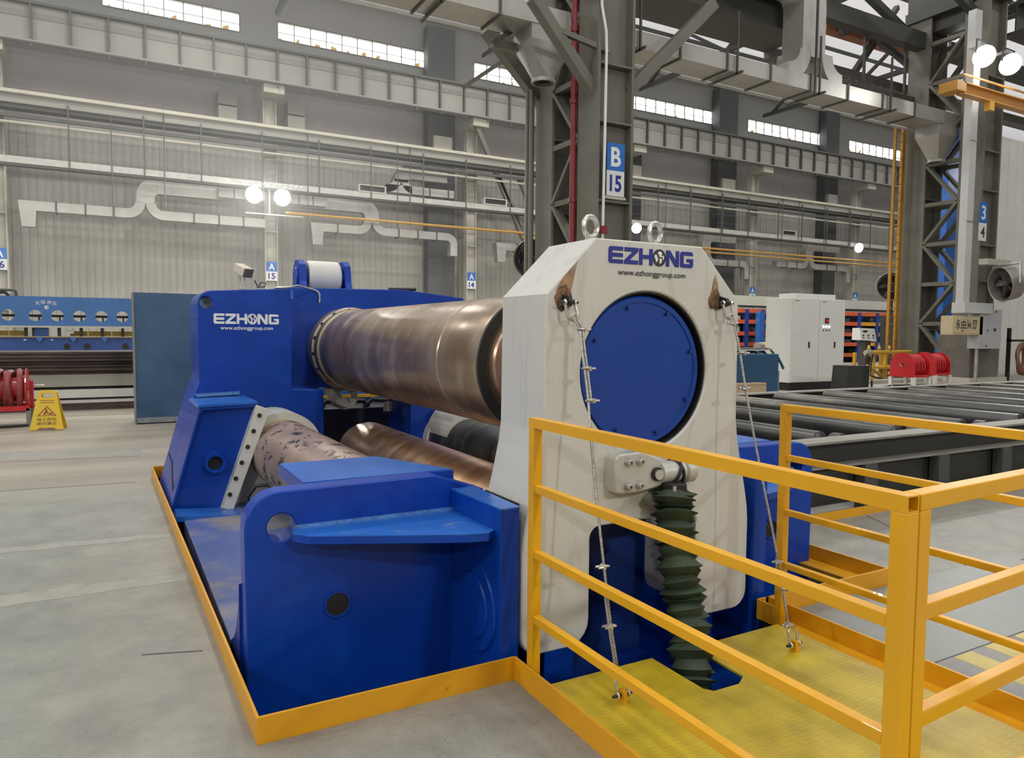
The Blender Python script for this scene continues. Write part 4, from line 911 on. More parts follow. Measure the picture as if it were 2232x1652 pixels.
rope([(1.897, 2.845, 1.67), (1.913, 2.816, 1.626), (1.906, 2.792, 1.533), (1.908, 2.771, 1.449), (1.906, 2.73, 1.293), (1.894, 2.70, 1.182), (1.878, 2.635, .943), (1.863, 2.532, .579), (1.852, 2.464, .35), (1.858, 2.41, .155)],
     [(1.626, 1), (1.449, 1), (1.293, 1), (.579, -1), (.35, -1)], 'wire rope stay with clamps and shackles at the left of the blue disc', (1.885, 2.865, 1.748), (1.858, 2.38, .085), (1.27, .59))
rope([(2.895, 2.845, 1.69), (2.89, 2.811, 1.655), (2.897, 2.774, 1.511), (2.893, 2.729, 1.333), (2.897, 2.658, 1.06), (2.915, 2.508, .502), (2.910, 2.462, .34), (2.907, 2.42, .175)],
     [(1.655, -1), (1.511, 1), (1.333, -1), (.502, -1), (.34, 1), (.19, -1)], 'wire rope stay with clamps and shackles at the right of the blue disc', (2.885, 2.865, 1.770), (2.915, 2.385, .085), (1.60, .25))

# ------------------------------------------------------------------ yellow pit curb, platform, guard rails
curb = thing('pit_curb', (CX, 5, 0), 'low orange yellow steel curb standing around the machine pit', 'curb')
def curb_plate(a, b, h=.11, z0=0., flange=False):
    MB().bar((a[0], a[1], z0 + h / 2), (b[0], b[1], z0 + h / 2), .012, h).build('curb_plate', ORANGE, curb, bevel=.001)
curb_plate((.466, 2.865), (.372, 8.85)); curb_plate((.460, 2.862), (1.606, 2.862)); curb_plate((.372, 8.845), (4.36, 8.845))
curb_plate((1.606, 2.868), (1.606, -.6)); curb_plate((3.24, 2.862), (4.36, 2.862)); curb_plate((4.356, 2.862), (4.356, 8.845)); curb_plate((3.268, 2.868), (3.268, -.6)); curb_plate((3.18, 2.862), (3.262, 2.862)); curb_plate((3.18, 2.862), (3.18, 2.72), .11)
MB().box(3.16, 3.262, -.6, 2.72, .0, .02).build('curb_flange', ORANGE, curb)
MB().box(4.20, 4.35, 2.87, 8.84, -.02, .012).build('curb_flange', ORANGE, curb)
plat = thing('work_platform', (2.35, 1.5, 0), 'yellow chequer plate platform with a notch for the bellows', 'platform')
np_ = [(1.614, -.6), (1.614, 2.66), (2.243, 2.655), (2.246, 2.31), (2.275, 2.273), (2.42, 2.27), (2.495, 2.315), (2.50, 2.655), (3.10, 2.66), (3.115, 2.64), (3.115, -.6)]
MB().prism(np_, .04, .05, 'z').build('deck_plate', CHECKER, plat)
MB().box(1.63, 1.70, -.6, 2.62, -.06, .04).build('deck_joist', ORANGE, plat); MB().box(3.03, 3.10, -.6, 2.62, -.06, .04).build('deck_joist', ORANGE, plat)
def tube_bar(name, p, q, w, par, hollow=False): return MB().bar(p, q, w, w).build(name, RAILY, par, bevel=.003)
r = thing('guard_rail', (1.64, 2.0, 0), 'yellow square-tube guard rail on the near side of the platform', 'railing')
MB().box(1.62, 1.665, 2.735, 2.78, .0, 1.19).build('post', RAILY, r, bevel=.003)
MB().box(1.62, 1.665, 1.02, 1.065, .0, 1.187).build('post', RAILY, r, bevel=.003)
MB().prism([(1.62, 1.187), (1.665, 1.187), (1.665, 1.228), (1.62, 1.228)], 1.022, 2.78, 'y', [[(1.624, 1.191), (1.661, 1.191), (1.661, 1.224), (1.624, 1.224)]]).build('top_rail', RAILY, r)
for z in (.915, .62, .325): MB().box(1.625, 1.66, 1.065, 2.735, z - .018, z + .018).build('mid_rail', RAILY, r, bevel=.003)
g = thing('platform_gate', (1.70, 1.04, 0), 'yellow square-tube gate closing the near end of the platform', 'gate')
GA = math.radians(3.0); gd = lambda s, z, o=0.: (1.695 + s * math.cos(GA), 1.045 + s * math.sin(GA), z)
MB().box(1.672, 1.717, 1.022, 1.067, .08, 1.187).build('post', RAILY, g, bevel=.003)
MB().bar(gd(-.022, 1.2075), gd(1.36, 1.2075), .045, .041).build('top_rail', RAILY, g, bevel=.003)
for z in (.93, .66, .34): MB().bar(gd(.022, z), gd(1.34, z), .035, .040).build('mid_rail', RAILY, g, bevel=.003)
MB().bar(gd(1.34, .08), gd(1.34, 1.187), .045, .045).build('post', RAILY, g, bevel=.003)
r2 = thing('guard_rail', (3.2, 2.0, 0), 'yellow square-tube guard rail on the far side of the platform', 'railing')
for y in (2.70, 1.0): MB().box(3.178, 3.223, y, y + .045, .02, 1.19).build('post', RAILY, r2, bevel=.003)
MB().box(3.178, 3.223, 1.0, 2.745, 1.19, 1.228).build('top_rail', RAILY, r2, bevel=.003)
for z in (.94, .642, .35): MB().box(3.185, 3.218, 1.045, 2.70, z - .016, z + .016).build('mid_rail', RAILY, r2, bevel=.003)
hz = thing('floor_cover_plate', (4.5, 1.6, 0), 'grey chequer floor plate with worn yellow hazard stripes beside the platform', 'plate')
MB().box(3.28, 6.5, .3, 2.035, 0, .006).build('plate', CHECK_GREY, hz)
for x in (3.67, 3.94, 4.22, 4.52): MB().prism([(x - .02, 2.03), (x + .13, 2.03), (x + .10, 1.2), (x - .05, 1.2)], .006, .007, 'z').build('yellow_stripe', CHECK_YEL, hz)
GREENP = M('greenish_steel_plate', (.235, .245, .23), .45, .1, .12, 2.5)
tag(MB().box(3.29, 5.7, 2.045, 2.84, 0, .005).build('steel_floor_plate', GREENP), 'smooth greenish steel floor plate between the platform and the roller conveyor', 'plate')

# ------------------------------------------------------------------ roller conveyor
cv = thing('roller_conveyor', (12, 6.6, 0), 'long dark roller conveyor with steel rollers right of the machine', 'conveyor')
def hbeam(x0, x1, y, z0, z1):
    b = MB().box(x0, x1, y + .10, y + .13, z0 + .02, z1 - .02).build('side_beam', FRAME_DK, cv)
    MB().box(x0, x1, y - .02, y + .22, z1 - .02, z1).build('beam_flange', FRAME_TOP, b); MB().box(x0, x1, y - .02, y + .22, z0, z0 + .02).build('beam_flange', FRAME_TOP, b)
    return b
hbeam(4.9, 21, 4.28, .42, .66); hbeam(4.9, 21, 8.75, .42, .62)
MB().box(4.95, 21, 4.36, 4.40, .06, .40).build('lower_panel', FRAME_DK, cv)
for i in range(14):
    x = 5.0 + i * 1.15
    MB().box(x - .09, x + .09, 4.24, 4.34, .0, .42).build('leg', COLUMN_DK, cv)
    if i % 2 == 0: MB().box(x - .07, x + .07, 8.8, 8.95, 0, .42).build('leg', FRAME_DK, cv)
first = None
for i in range(13):
    x = 4.93 + i * 1.225
    if first is None:
        first = MB().lathe((x, 8.6, .535), (0, -1, 0), [(0, .03), (.04, .03), (.05, .11), (.06, .122), (3.78, .122), (3.79, .11), (3.80, .05), (4.1, .05)], 28).build('roller', ROLLER, cv, smooth=True)
        MB().prism(circle(x, .535, .13, 16, 0, PI) + [(x - .13, .45), (x + .13, .45)], 4.55, 4.66, 'y').build('bearing_housing', BLACK, first, bevel=.004)
    else:
        c = dup_part(first, ((x - 4.93), 0, 0)); h = first.children[0].copy(); COL.objects.link(h); h.parent = c; WO[h.name] = WO[c.name]
MB().box(4.9, 21, 4.55, 8.9, .02, .03).build('drip_tray', COLUMN_DK, cv)
cb2 = MB().box(5.2, 9.5, 4.12, 4.135, 0, .075).build('conveyor_curb', ORANGE); tag(cb2, 'low orange yellow curb strip on the floor under the conveyor beam', 'curb')

# ------------------------------------------------------------------ left side: panel, press brake, steel stock, hose reel, warning sign, camera
PANELB = worn('blue_grey_panel_paint', (.035, .085, .17), (.055, .12, .21), .38, amount=.6, scale=1.2, soft=.15, var=.15)
t = thing('steel_cabinet', (1.1, 14.2, 0), 'tall plain blue-grey steel cabinet standing behind the blue back stand', 'cabinet')
MB().box(.355, 2.0, 13.92, 14.5, .05, 2.25).build('body', PANELB, t, bevel=.01)
MB().box(.34, .362, 13.90, 14.52, .0, 2.25).build('edge_strip', M('grey_edge', (.22, .21, .19), .5), t)
MB().box(.40, 2.0, 13.95, 14.45, 0, .05).build('plinth', FRAME_DK, t)
MB().box(.37, 1.1, 13.908, 13.92, .02, .11).build('scuffed_sill', M('scuffed_grey', (.22, .24, .25), .6, 0, .4, 12), t)
PRB = M('press_blue', (.045, .14, .36), .42, 0, .12, 1.2, coat=.1); PRB2 = M('press_deep_blue', (.025, .07, .26), .42, 0, .15, 1.2)
t = thing('press_brake', (-1.5, 24, 0), 'long blue press machine with a row of round holes along its upper beam', 'machine')
holes = [circle(x, 1.995, .155, 24) for x in (-3.9, -3.3, -2.42, -1.54 - .26, -1.28, -.75, -.21, .32, .85, 1.4)]
MB().prism([(-6, 1.70), (2.4, 1.72), (2.4, 2.53), (-6, 2.51)], 24, 24.12, 'y', holes).build('upper_beam', PRB, t)
MB().box(-6, 2.4, 24.5, 24.6, 1.96, 2.03).build('back_bar', BLACK, t)
for x in (-1.75, -1.25, -.72, -.18, .35): MB().box(x - .02, x + .02, 24.5, 24.55, 1.72, 1.97).build('back_stem', BLACK, t)
MB().box(-6, 2.4, 23.9, 24.2, 1.66, 1.71).build('beam_lip', PALE, t)
MB().box(-6, 2.4, 23.95, 24.5, .25, 1.40).build('lower_beam', PRB2, t)
MB().box(-6, 2.4, 23.9, 24.05, 1.39, 1.42).build('table_edge', M('tan_edge', (.34, .24, .12), .6), t)
for x in (-1.07, -.58, .38): MB().cyl((x, 23.93, 1.14), (x, 23.96, 1.14), .085, 20).build('lower_hole', BLACK, t)
YB_ = M('press_yellow', (.50, .30, .02), .45, 0, .12, 2)
for a, b in ((-3.4, -2.46), (-2.44, -2.05), (-1.0, -.57), (-.55, .03), (.05, .65), (.67, 1.3)): MB().box(a, b, 24.35, 24.4, 1.43, 1.57).build('yellow_guard', YB_, t)
for x in (-2.03, -1.85, -1.25, -.72, -.2, .32): MB().box(x - .04, x + .04, 24.05, 24.15, 1.42, 1.70).build('tool_clamp', FRAME_DK, t)
MB().box(-1.83, -1.5, 24.0, 24.2, 1.42, 1.68).build('ram_block', PRB2, t); MB().box(-1.1, -.9, 24.0, 24.1, 1.5, 1.62).build('tool_holder', GALV, t)
for x in (-1.72, -.92, -.15): MB().prism([(x - .09, 1.40), (x + .09, 1.40), (x + .05, 1.30), (x, 1.26)], 23.88, 23.95, 'y').build('bracket', PRB, t)
for x in (-2.05, -1.42): MB().box(x - .03, x + .03, 23.935, 23.95, 1.31, 1.34).build('name_plate', CLEAN, t)
for k, ch in enumerate('天锻液压'):
    a = (k - 1.5) * .5; x = -1.54 + .29 * math.sin(a); z = 2.24 + .13 * math.cos(a)
    text(ch, 'emblem_character', CLEAN, t, x - .055, x + .055, z - .05, z + .05, 23.995)
MB().prism(circle(-1.53, 2.22, .05, 20), 23.99, 24.0, 'y', [circle(-1.52, 2.215, .02, 12)]).build('emblem', CLEAN, t)
MB().tube([(-5, 24.1, 2.68), (-2.28, 24.1, 2.68), (-2.24, 24.1, 2.66), (-2.22, 24.1, 2.52)], .035, 8).build('cable_pipe', COLUMN_DK, t, smooth=True)
MB().tube([(-2.7, 24.1, 2.52), (-2.6, 24.1, 2.6), (-2.5, 24.1, 2.62), (-2.38, 24.1, 2.52)], .04, 8).build('cable_loop', BLACK, t, smooth=True)
# a stack of long steel stock on the floor
RUSTP = worn('mill_scale_steel', (.055, .038, .034), (.15, .115, .10), .5, amount=.6, scale=2, stretch=(.2, 1, 3), metal=.35, soft=.1, var=.3)
GREYB = M('grey_beam_paint', (.30, .29, .25), .55, 0, .12, .8); WHB = M('white_beam_paint', (.56, .545, .50), .5, 0, .1, .9)
words = ('topmost', 'second from top', 'third from top', 'fourth from top', 'fifth from top', 'sixth from top', 'lowest')
z = 1.168
for i, w in enumerate(words):
    h = (.05, .06, .05, .055, .05, .06, .05)[i]; y0 = 17.0 + (i % 3) * -.05
    tag(MB().add(*(lambda a, b: (a, b))(*[[(x, y, zz) for x, dz in ((-6.5, -.01 if i < 4 else 0), (2.2, 0)) for y in (y0, 18.4) for zz in (z - h + dz, z + dz)], [(0, 1, 3, 2), (4, 6, 7, 5), (0, 4, 5, 1), (2, 3, 7, 6), (0, 2, 6, 4), (1, 5, 7, 3)]])).build('steel_plate', RUSTP), 'long rusty steel plate, %s of the dark stack at the far left' % w, 'steel plate', None)
    z -= h + .012
tag(MB().box(-6.5, 2.2, 16.98, 18.3, .47, .715).build('steel_beam', GREYB), 'broad grey steel beam directly under the rusty plates at the far left', 'steel beam')
tag(MB().box(-6.5, 2.2, 17.1, 18.3, .41, .47).build('spacer_timber', BLACK), 'dark spacer bar between the grey and the white beam', 'spacer')
tag(MB().box(-6.5, 2.2, 16.95, 18.3, .245, .41).build('steel_beam', WHB), 'white painted steel beam under the grey one at the far left', 'steel beam')
tag(MB().box(-6.5, 2.2, 17.0, 18.2, .20, .245).build('spacer_timber', BLACK), 'dark spacer bar under the white beam', 'spacer')
tag(MB().box(-6.5, 2.2, 16.88, 18.3, .145, .20).build('steel_beam', WHB), 'thin white steel flat near the bottom of the far left stack', 'steel beam')
tag(MB().box(-6.5, 2.2, 16.9, 18.2, 0, .145).build('steel_beam', RUSTP), 'dark rusty beam on the floor at the bottom of the far left stack', 'steel beam')
# red hose reel at the left edge
HOSE = M('dusty_red_hose', (.24, .045, .045), .6, 0, .35, 8)
t = thing('hose_reel', (-1.55, 14.6, 0), 'red hose reel on a stand at the left edge beside the warning sign', 'hose reel')
MB().cyl((-2.2, 14.7, .60), (-1.26, 14.7, .60), .20, 24).build('drum', RED, t, smooth=True)
for i in range(9): MB().torus((-2.12 + i * .095, 14.7, .60), (1, .12 * (-1) ** i, .1 * math.sin(i * 2)), .27 + .02 * (i % 3), .045, 28, 8).build('hose_turn', HOSE, t, smooth=True)
for x in (-2.22, -1.26): MB().lathe((x, 14.7, .60), (1, 0, 0), [(0, .35), (.02, .35)], 32).build('side_flange', RED, t)
for y in (14.42, 14.98):
    MB().box(-2.3, -1.2, y - .03, y + .03, .26, .34).build('cradle_rail', RED, t)
    for x in (-2.25, -1.22): MB().box(x - .03, x + .03, y - .03, y + .03, .0, .3).build('leg', FRAME_TOP, t)
MB().box(-1.22, -1.16, 14.64, 14.76, .3, .74).build('bearing_post', RED, t); MB().cyl((-1.2, 14.7, .66), (-1.0, 14.7, .66), .015, 10).build('crank', CHROME, t)
MB().box(-2.0, -1.9, 14.385, 14.39, .28, .32).build('label_plate', SIGNWHITE, t)
MB().bar((-2.4, 14.0, .02), (-1.22, 14.35, .02), .05, .04).build('floor_rail', FRAME_DK, t)
# yellow A-frame sign
SY = M('sign_yellow', (.66, .43, .012), .4, 0, .06, 5); SBR = M('sign_brown', (.22, .06, .015), .5)
t = thing('warning_sign', (-.9, 13.75, 0), 'yellow folding warning sign with red triangle and black characters on the floor', 'sign')
def leaf(tilt, nm):
    w0, w1 = .235, .125; H = .64
    o = [(-w0, 0), (-w0 + .10, 0), (-w0 + .14, .035), (w0 - .14, .035), (w0 - .10, 0), (w0, 0), (w1 + .005, H - .03), (w1 - .03, H), (-w1 + .03, H), (-w1 - .005, H - .03)]
    m = MB(); m.prism(o, -.012, .012, 'y', [rrect(-.075, .075, .525, .585, .012, 3)])
    return m
ang = .22; yaw = -.12
def xf(m, off, tl):
    R = Matrix.Rotation(yaw, 3, 'Z') @ Matrix.Rotation(tl, 3, 'X'); top = Vector((-.905, 13.82, .63))
    m.v = [tuple(top + Matrix.Rotation(yaw, 3, 'Z') @ Vector((0, off, 0)) + R @ (Vector(v) - Vector((0, 0, .64)))) for v in m.v]; return m
front = xf(leaf(0, ''), 0, -ang).build('front_leaf', SY, t, bevel=.004)
backl = xf(leaf(0, ''), .03, ang).build('back_leaf', SY, t, bevel=.004)
tri = lambda k: [(-.135 * k, .225 + (1 - k) * .045), (.135 * k, .225 + (1 - k) * .045), (0, .225 + .16 - (1 - k) * .09)]
xf(MB().prism(tri(1), -.015, -.012, 'y', [tri(.8)]), 0, -ang).build('triangle', SBR, front)
m = MB(); m.prism([(-.05, .245), (-.02, .245), (0, .29), (.012, .25), (.03, .245), (.01, .30), (.0, .325), (-.02, .32), (-.03, .29)], -.015, -.012, 'y'); m.prism([(.02, .245), (.09, .245), (.05, .285)], -.015, -.012, 'y'); m.prism(circle(-.012, .337, .011, 10), -.015, -.012, 'y')
xf(m, 0, -ang).build('digger_symbol', SBR, front)
def sign_text(body, x0, x1, z0, z1, nm):
    o = text(body, nm, INK, None, x0, x1, z0, z1, -.012)
    vs = [o.matrix_basis @ v.co for v in o.data.vertices] if False else [Vector(v.co) + o.location for v in o.data.vertices]; fs = [tuple(p.vertices) for p in o.data.polygons]
    bpy.data.objects.remove(o); m = MB(); m.add(vs, fs); xf(m, 0, -ang).build(nm, INK, front)
sign_text('施工危险', -.135, .135, .145, .195, 'characters'); sign_text('请勿靠近', -.14, .14, .08, .13, 'characters')
for zz in (.47, .435): xf(MB().prism([(-.10, zz), (.10, zz), (.10, zz + .008), (-.10, zz + .008)], -.015, -.012, 'y'), 0, -ang).build('moulded_line', SBR, front)
# small camera on the back stand
t = thing('surveillance_camera', (1.17, 7.75, 2.03), 'small cream camera on a post on top of the blue back stand', 'camera')
CRM = M('cream_plastic', (.60, .54, .47), .45, 0, .05, 5)
MB().bar((1.13, 7.72, 2.235), (1.205, 7.60, 2.175), .11, .095).build('housing', CRM, t, bevel=.012)
MB().bar((1.205, 7.60, 2.175), (1.211, 7.59, 2.170), .102, .088).build('window', M('smoked_lens', (.10, .09, .085), .2), t)
for d in (-.02, .02): MB().bar((1.165 + d, 7.70, 2.03), (1.165 + d, 7.70, 2.18), .012, .012).build('post', CRM, t)
MB().box(1.13, 1.20, 7.66, 7.74, 2.02, 2.045).build('foot', CRM, t)
MB().tube([(1.30, 7.8, 2.12), (1.33, 7.8, 2.05), (1.40, 7.8, 2.06), (1.41, 7.8, 2.10), (1.36, 7.8, 2.10), (1.34, 7.8, 2.06)], .006, 6).build('cable', BLACK, t)

# ------------------------------------------------------------------ right side behind the conveyor
CAB = M('light_grey_cabinet_paint', (.66, .67, .63), .4, 0, .04, 1)
t = thing('control_cabinet', (18.35, 15.1, 0), 'tall light grey two-door control cabinet on a black plinth', 'cabinet')
MB().box(17.28, 19.62, 14.62, 15.55, .23, 2.70).build('body', CAB, t, bevel=.008)
MB().box(17.33, 19.57, 14.66, 15.5, 0, .23).build('plinth', BLACK, t)
for x0, x1 in ((17.75, 18.75), (18.78, 19.55)): MB().box(x0, x1, 14.9, 15.5, 2.70, 2.86).build('roof_unit', CAB, t, bevel=.006)
for x0, x1, hx in ((17.30, 18.44, 17.92), (18.46, 19.60, 19.06)):
    d = MB().box(x0, x1, 14.59, 14.62, .25, 2.69).build('door', CAB, t, bevel=.004)
    MB().box(hx - .025 + .1, hx + .02 + .1, 14.565, 14.59, 1.25, 1.43).build('handle', BLACK, d, bevel=.004)
    MB().box(x0 + .08, x0 + .27, 14.583, 14.59, 2.61, 2.63).build('maker_plate', GALV, d)
    if hx > 18.5:
        MB().box(18.70, 18.87, 14.575, 14.59, 1.98, 2.14).build('switch_plate', BLACK, d); MB().box(18.755, 18.815, 14.56, 14.575, 2.02, 2.10).build('red_switch', emit('red_lit', (.7, .01, .01), .6), d)
        for k in range(3):
            MB().cyl((18.64 + k * .13, 14.58, 1.88), (18.64 + k * .13, 14.59, 1.88), .04, 12).build('pilot_lamp', emit('lamp_on', (.95, .97, 1), 1.6), d)
            MB().cyl((18.64 + k * .13, 14.58, 1.77), (18.64 + k * .13, 14.59, 1.77), .025, 10).build('push_button', BLACK, d)
TEAL = M('teal_blue_paint', (.018, .075, .155), .45, 0, .1, 1.5)
t = thing('blue_machine_box', (14.3, 13.4, 0), 'dark teal-blue machine box with bent black pipes on top left of the control cabinet', 'box')
MB().box(13.3, 15.02, 13.06, 13.9, .02, 1.13).build('body', TEAL, t, bevel=.01)
for d, zt in ((0, 1.27), (.13, 1.24), (.26, 1.21)):
    MB().tube([(13.3, 13.2 + d, zt), (14.72 - d, 13.2 + d, zt), (14.86 - d, 13.2 + d, zt - .03), (14.95 - d, 13.2 + d, zt - .1), (15.0 - d, 13.2 + d, 1.12)], .03, 10).build('pipe', FRAME_DK if d else COLUMN, t, smooth=True)
MB().box(13.3, 14.8, 13.15, 13.2, 1.22, 1.245).build('top_bar', CAB, t)
MB().tube([(15.02, 13.1, 1.05), (15.12, 13.08, .9), (15.2, 13.06, .75)], .035, 8).build('handle', TEAL, t, smooth=True)
MB().cyl((15.06, 13.1, .05), (15.06, 13.1, .7), .03, 8).build('side_pipe', FRAME_TOP, t)
t = tag(MB().box(13.3, 14.25, 12.75, 13.0, .02, .43).build('carton', M('cardboard', (.46, .33, .22), .8, 0, .08, 4), bevel=.004), 'brown cardboard carton in front of the teal-blue machine box', 'carton')
MB().box(13.3, 14.25, 12.745, 12.75, .385, .39).build('lid_edge', M('carton_edge', (.20, .13, .08), .8), t)
t = thing('black_hopper', (17.9, 13.1, 0), 'black tapered steel box standing right of the control cabinet', 'box')
MB().hexa([(17.42, 12.85, 0), (18.08, 12.85, 0), (18.08, 13.35, 0), (17.42, 13.35, 0)], [(17.50, 12.85, .80), (18.08, 12.85, .80), (18.08, 13.35, .80), (17.50, 13.35, .80)]).build('body', FRAME_DK, t, bevel=.006)
MB().box(18.082, 18.4, 12.87, 13.3, .02, .79).build('side_cover', BLACK, t)
PALLET = M('light_wood', (.56, .40, .22), .7, 0, .15, 3)
tag(MB().box(21.0, 22.6, 17.2, 18.2, .0, .62).build('wooden_crate', PALLET, bevel=.01), 'light wooden crate behind the black tapered box', 'crate')
KERB = M('pale_kerb', (.46, .44, .38), .7, 0, .1, 1.5)
tag(MB().box(18.6, 34, 15.6, 15.9, 0, .12).build('concrete_kerb', KERB), 'pale concrete kerb on the floor behind the red hose reels', 'kerb')
def reel(x, y, label):
    t = thing('hose_reel', (x, y, 0), label, 'hose reel')
    for dx, r in ((-.42, .42), (.38, .40)):
        o = [(-r * .98, .40), (r * .98, .40)] + circle(0, .70, r, 20, -.1, PI + .1)
        MB().prism([(y + a, b - .02) for a, b in o], x + dx, x + dx + .03, 'x', [circle(y, .70, .05, 10)]).build('side_plate', RED, t)
    MB().cyl((x - .39, y, .68), (x + .38, y, .68), .30, 28).build('drum', M('dark_red_drum', (.12, .01, .012), .45), t, smooth=True)
    for i in range(4): MB().torus((x - .2 + i * .14, y, .68), (1, .05, .06), .33, .035, 28, 8).build('hose_turn', RED, t, smooth=True)
    MB().box(x - .46, x + .44, y - .42, y + .42, .33, .40).build('base_tray', RED, t)
    for dx in (-.40, .38):
        for dy in (-.38, .38): MB().box(x + dx - .05, x + dx + .05, y + dy - .05, y + dy + .05, 0, .34).build('leg', SIGNWHITE, t)
    MB().bar((x - .47, y - .04, .66), (x - .47, y + .05, .74), .03, .03).build('crank', CHROME, t)
    return t
reel(22.35, 14.2, 'left one of the two red hose reels on white legs'); reel(24.3, 14.7, 'right one of the two red hose reels on white legs')
t = MB().tube([(19.0, 13.2, .35), (19.3, 13.4, .12), (20.2, 13.8, .03), (22, 14.6, .03), (24, 13.9, .03), (26, 13.6, .05), (28, 13.6, .03)], .03, 8).build('floor_hose', RUBBER, smooth=True)
tag(t, 'black hose lying on the floor below the red hose reels', 'hose')
YST = M('yellow_stand_paint', (.55, .33, .03), .45, 0, .12, 3)
t = thing('yellow_stand', (25, 17, 0), 'yellow pipe stand with brass fittings left of the red hose reels', 'stand')
for x in (24.35, 25.05): MB().box(x - .05, x + .05, 16.85, 16.95, 0, 1.0).build('leg', YST, t)
for x in (24.35, 25.9): MB().box(x - .05, x + .05, 17.6, 17.7, 0, 1.0).build('leg', YST, t)
MB().cyl((24.0, 16.9, 1.02), (26.6, 16.9, 1.02), .08, 12).build('header_pipe', YST, t, smooth=True)
MB().box(24.1, 26.3, 16.8, 17.7, .42, .50).build('shelf', YST, t); MB().bar((24.0, 16.9, .55), (24.8, 16.9, .2), .08, .08).build('brace', YST, t)
for x in (24.1, 24.7, 25.3): MB().lathe((x, 16.9, 1.1), (0, 0, 1), [(0, .06), (.08, .07), (.12, .05), (.18, .04)], 12).build('brass_valve', M('brass', (.42, .32, .12), .35, .8), t, smooth=True)
MB().lathe((23.85, 16.85, 1.0), (1, 0, .1), [(0, .1), (.25, .12), (.3, .08)], 14).build('pump_head', CHROME, t, smooth=True)
MB().tube([(23.9, 16.8, 1.0), (23.6, 16.7, .8), (23.5, 16.6, .5), (23.5, 16.5, .25)], .035, 8).build('hose', RUBBER, t, smooth=True)
MB().tube([(24.2, 16.8, .95), (23.95, 16.7, .6), (23.8, 16.6, .2), (24.2, 16.3, .05)], .035, 8).build('hose', RUBBER, t, smooth=True)
t = thing('operator_panel', (25.6, 18.1, 0), 'tilted grey operator panel on a post in front of the storage rack', 'panel')
MB().box(25.45, 25.75, 18.0, 18.3, 0, 1.5).build('post', COLUMN_DK, t)
MB().hexa([(25.1, 17.95, 1.46), (26.05, 17.95, 1.40), (26.05, 18.35, 1.40), (25.1, 18.35, 1.46)], [(25.18, 18.1, 1.92), (26.12, 18.1, 1.90), (26.12, 18.4, 1.90), (25.18, 18.4, 1.92)]).build('box', SIGNWHITE, t, bevel=.01)
MB().box(25.34, 25.58, 18.03, 18.06, 1.76, 1.83).build('display', FRAME_DK, t)
for i in range(6): MB().cyl((25.28 + (i % 3) * .3, 17.96, 1.55 + (i // 3) * .09), (25.28 + (i % 3) * .3, 18.06, 1.55 + (i // 3) * .09), .025, 8).build('push_button', BLACK, t)
# storage rack and the low wall behind it
RKB = M('rack_blue', (.012, .04, .24), .45, 0, .1, 1); RKO = M('rack_orange', (.62, .10, .03), .45, 0, .12, .8); RKY = M('rack_yellow', (.66, .30, .02), .45, 0, .1, 1)
STUFFC = [M('rack_load_%d' % i, c, .6, 0, .2, 2) for i, c in enumerate(((.35, .35, .33), (.05, .05, .06), (.3, .2, .13), (.1, .2, .12), (.5, .48, .42)))]
def rack(x0, n, w, label, mixy):
    t = thing('storage_rack', (x0, 29.5, 0), label, 'rack')
    for i in range(n + 1):
        for y in (29.0, 30.0): MB().box(x0 + i * w - .14, x0 + i * w + .14, y, y + .15, 0, 3.05).build('upright', RKB, t)
    MB().box(x0, x0 + n * w, 30.2, 30.25, 0, 3.0).build('shade_panel', M('rack_shade_dark', (.03, .034, .045), .7), t)  # added dark sheet stands in for the shade inside the rack
    for i in range(n):
        for k, z in enumerate((.35, 1.0, 1.6, 2.25, 2.85)):
            MB().box(x0 + i * w + .14, x0 + (i + 1) * w - .14, 29.02, 29.12, z, z + .22).build('beam', RKY if (mixy and i >= 1 and k in (1, 2, 3)) else RKO, t)
            MB().box(x0 + i * w + .1, x0 + (i + 1) * w - .1, 29.1, 30.0, z + .15, z + .19).build('shelf', BLACK, t)
    return t
CN = ('grey', 'black', 'brown', 'green', 'cream'); SHELF = {.54: 'lowest', 1.19: 'second', 1.79: 'third', 2.44: 'fourth'}; BAY = ('first', 'second', 'third', 'fourth', 'fifth')
def load(x, z, w, h, k, label):
    tag(MB().box(x, x + w, 29.2, 29.9, z, z + h).build('stored_box', STUFFC[k], bevel=.01), label, 'box', 'boxes stored on the rack shelves')
rack(29.5, 3, 1.25, 'blue and orange storage rack left of the control cabinet', False); rack(38.6, 5, 1.75, 'blue and orange storage rack right of the control cabinet', True); rack(50.5, 2, 1.5, 'blue and orange storage rack seen through the right lattice column', False)
for i in range(5):
    for z in (.54, 1.19, 1.79, 2.44):
        k = random.randrange(5)
        if random.random() < .85: load(38.9 + i * 1.75 + random.uniform(0, .3), z, random.uniform(.6, 1.0), random.uniform(.2, .36), k, '%s box, %s bay, %s shelf from below, rack right of the control cabinet' % (CN[k], BAY[i], SHELF[z]))
for i in range(3):
    for z in (1.19, 1.79, 2.44):
        k = random.randrange(5)
        if random.random() < .8:
            o = MB().box(29.75 + i * 1.25, 30.45 + i * 1.25, 29.2, 29.9, z, z + random.uniform(.2, .36)).build('stored_box', STUFFC[k], bevel=.01)
            tag(o, '%s box, %s bay, %s shelf from below, rack left of the control cabinet' % (CN[k], BAY[i], SHELF[z]), 'box', 'boxes stored on the left rack shelves')
t = thing('portal_frame', (31.5, 28, 0), 'pair of blue posts with a top bar in front of the left rack', 'frame')
for x, w in ((30.65, .35), (31.7, .55)): MB().box(x, x + w, 28.0, 28.3, 0, 2.9).build('post', M('frame_blue', (.012, .10, .36), .45), t)
MB().box(31.7, 32.8, 28.0, 28.3, 2.62, 2.9).build('top_bar', MATS['frame_blue'], t)
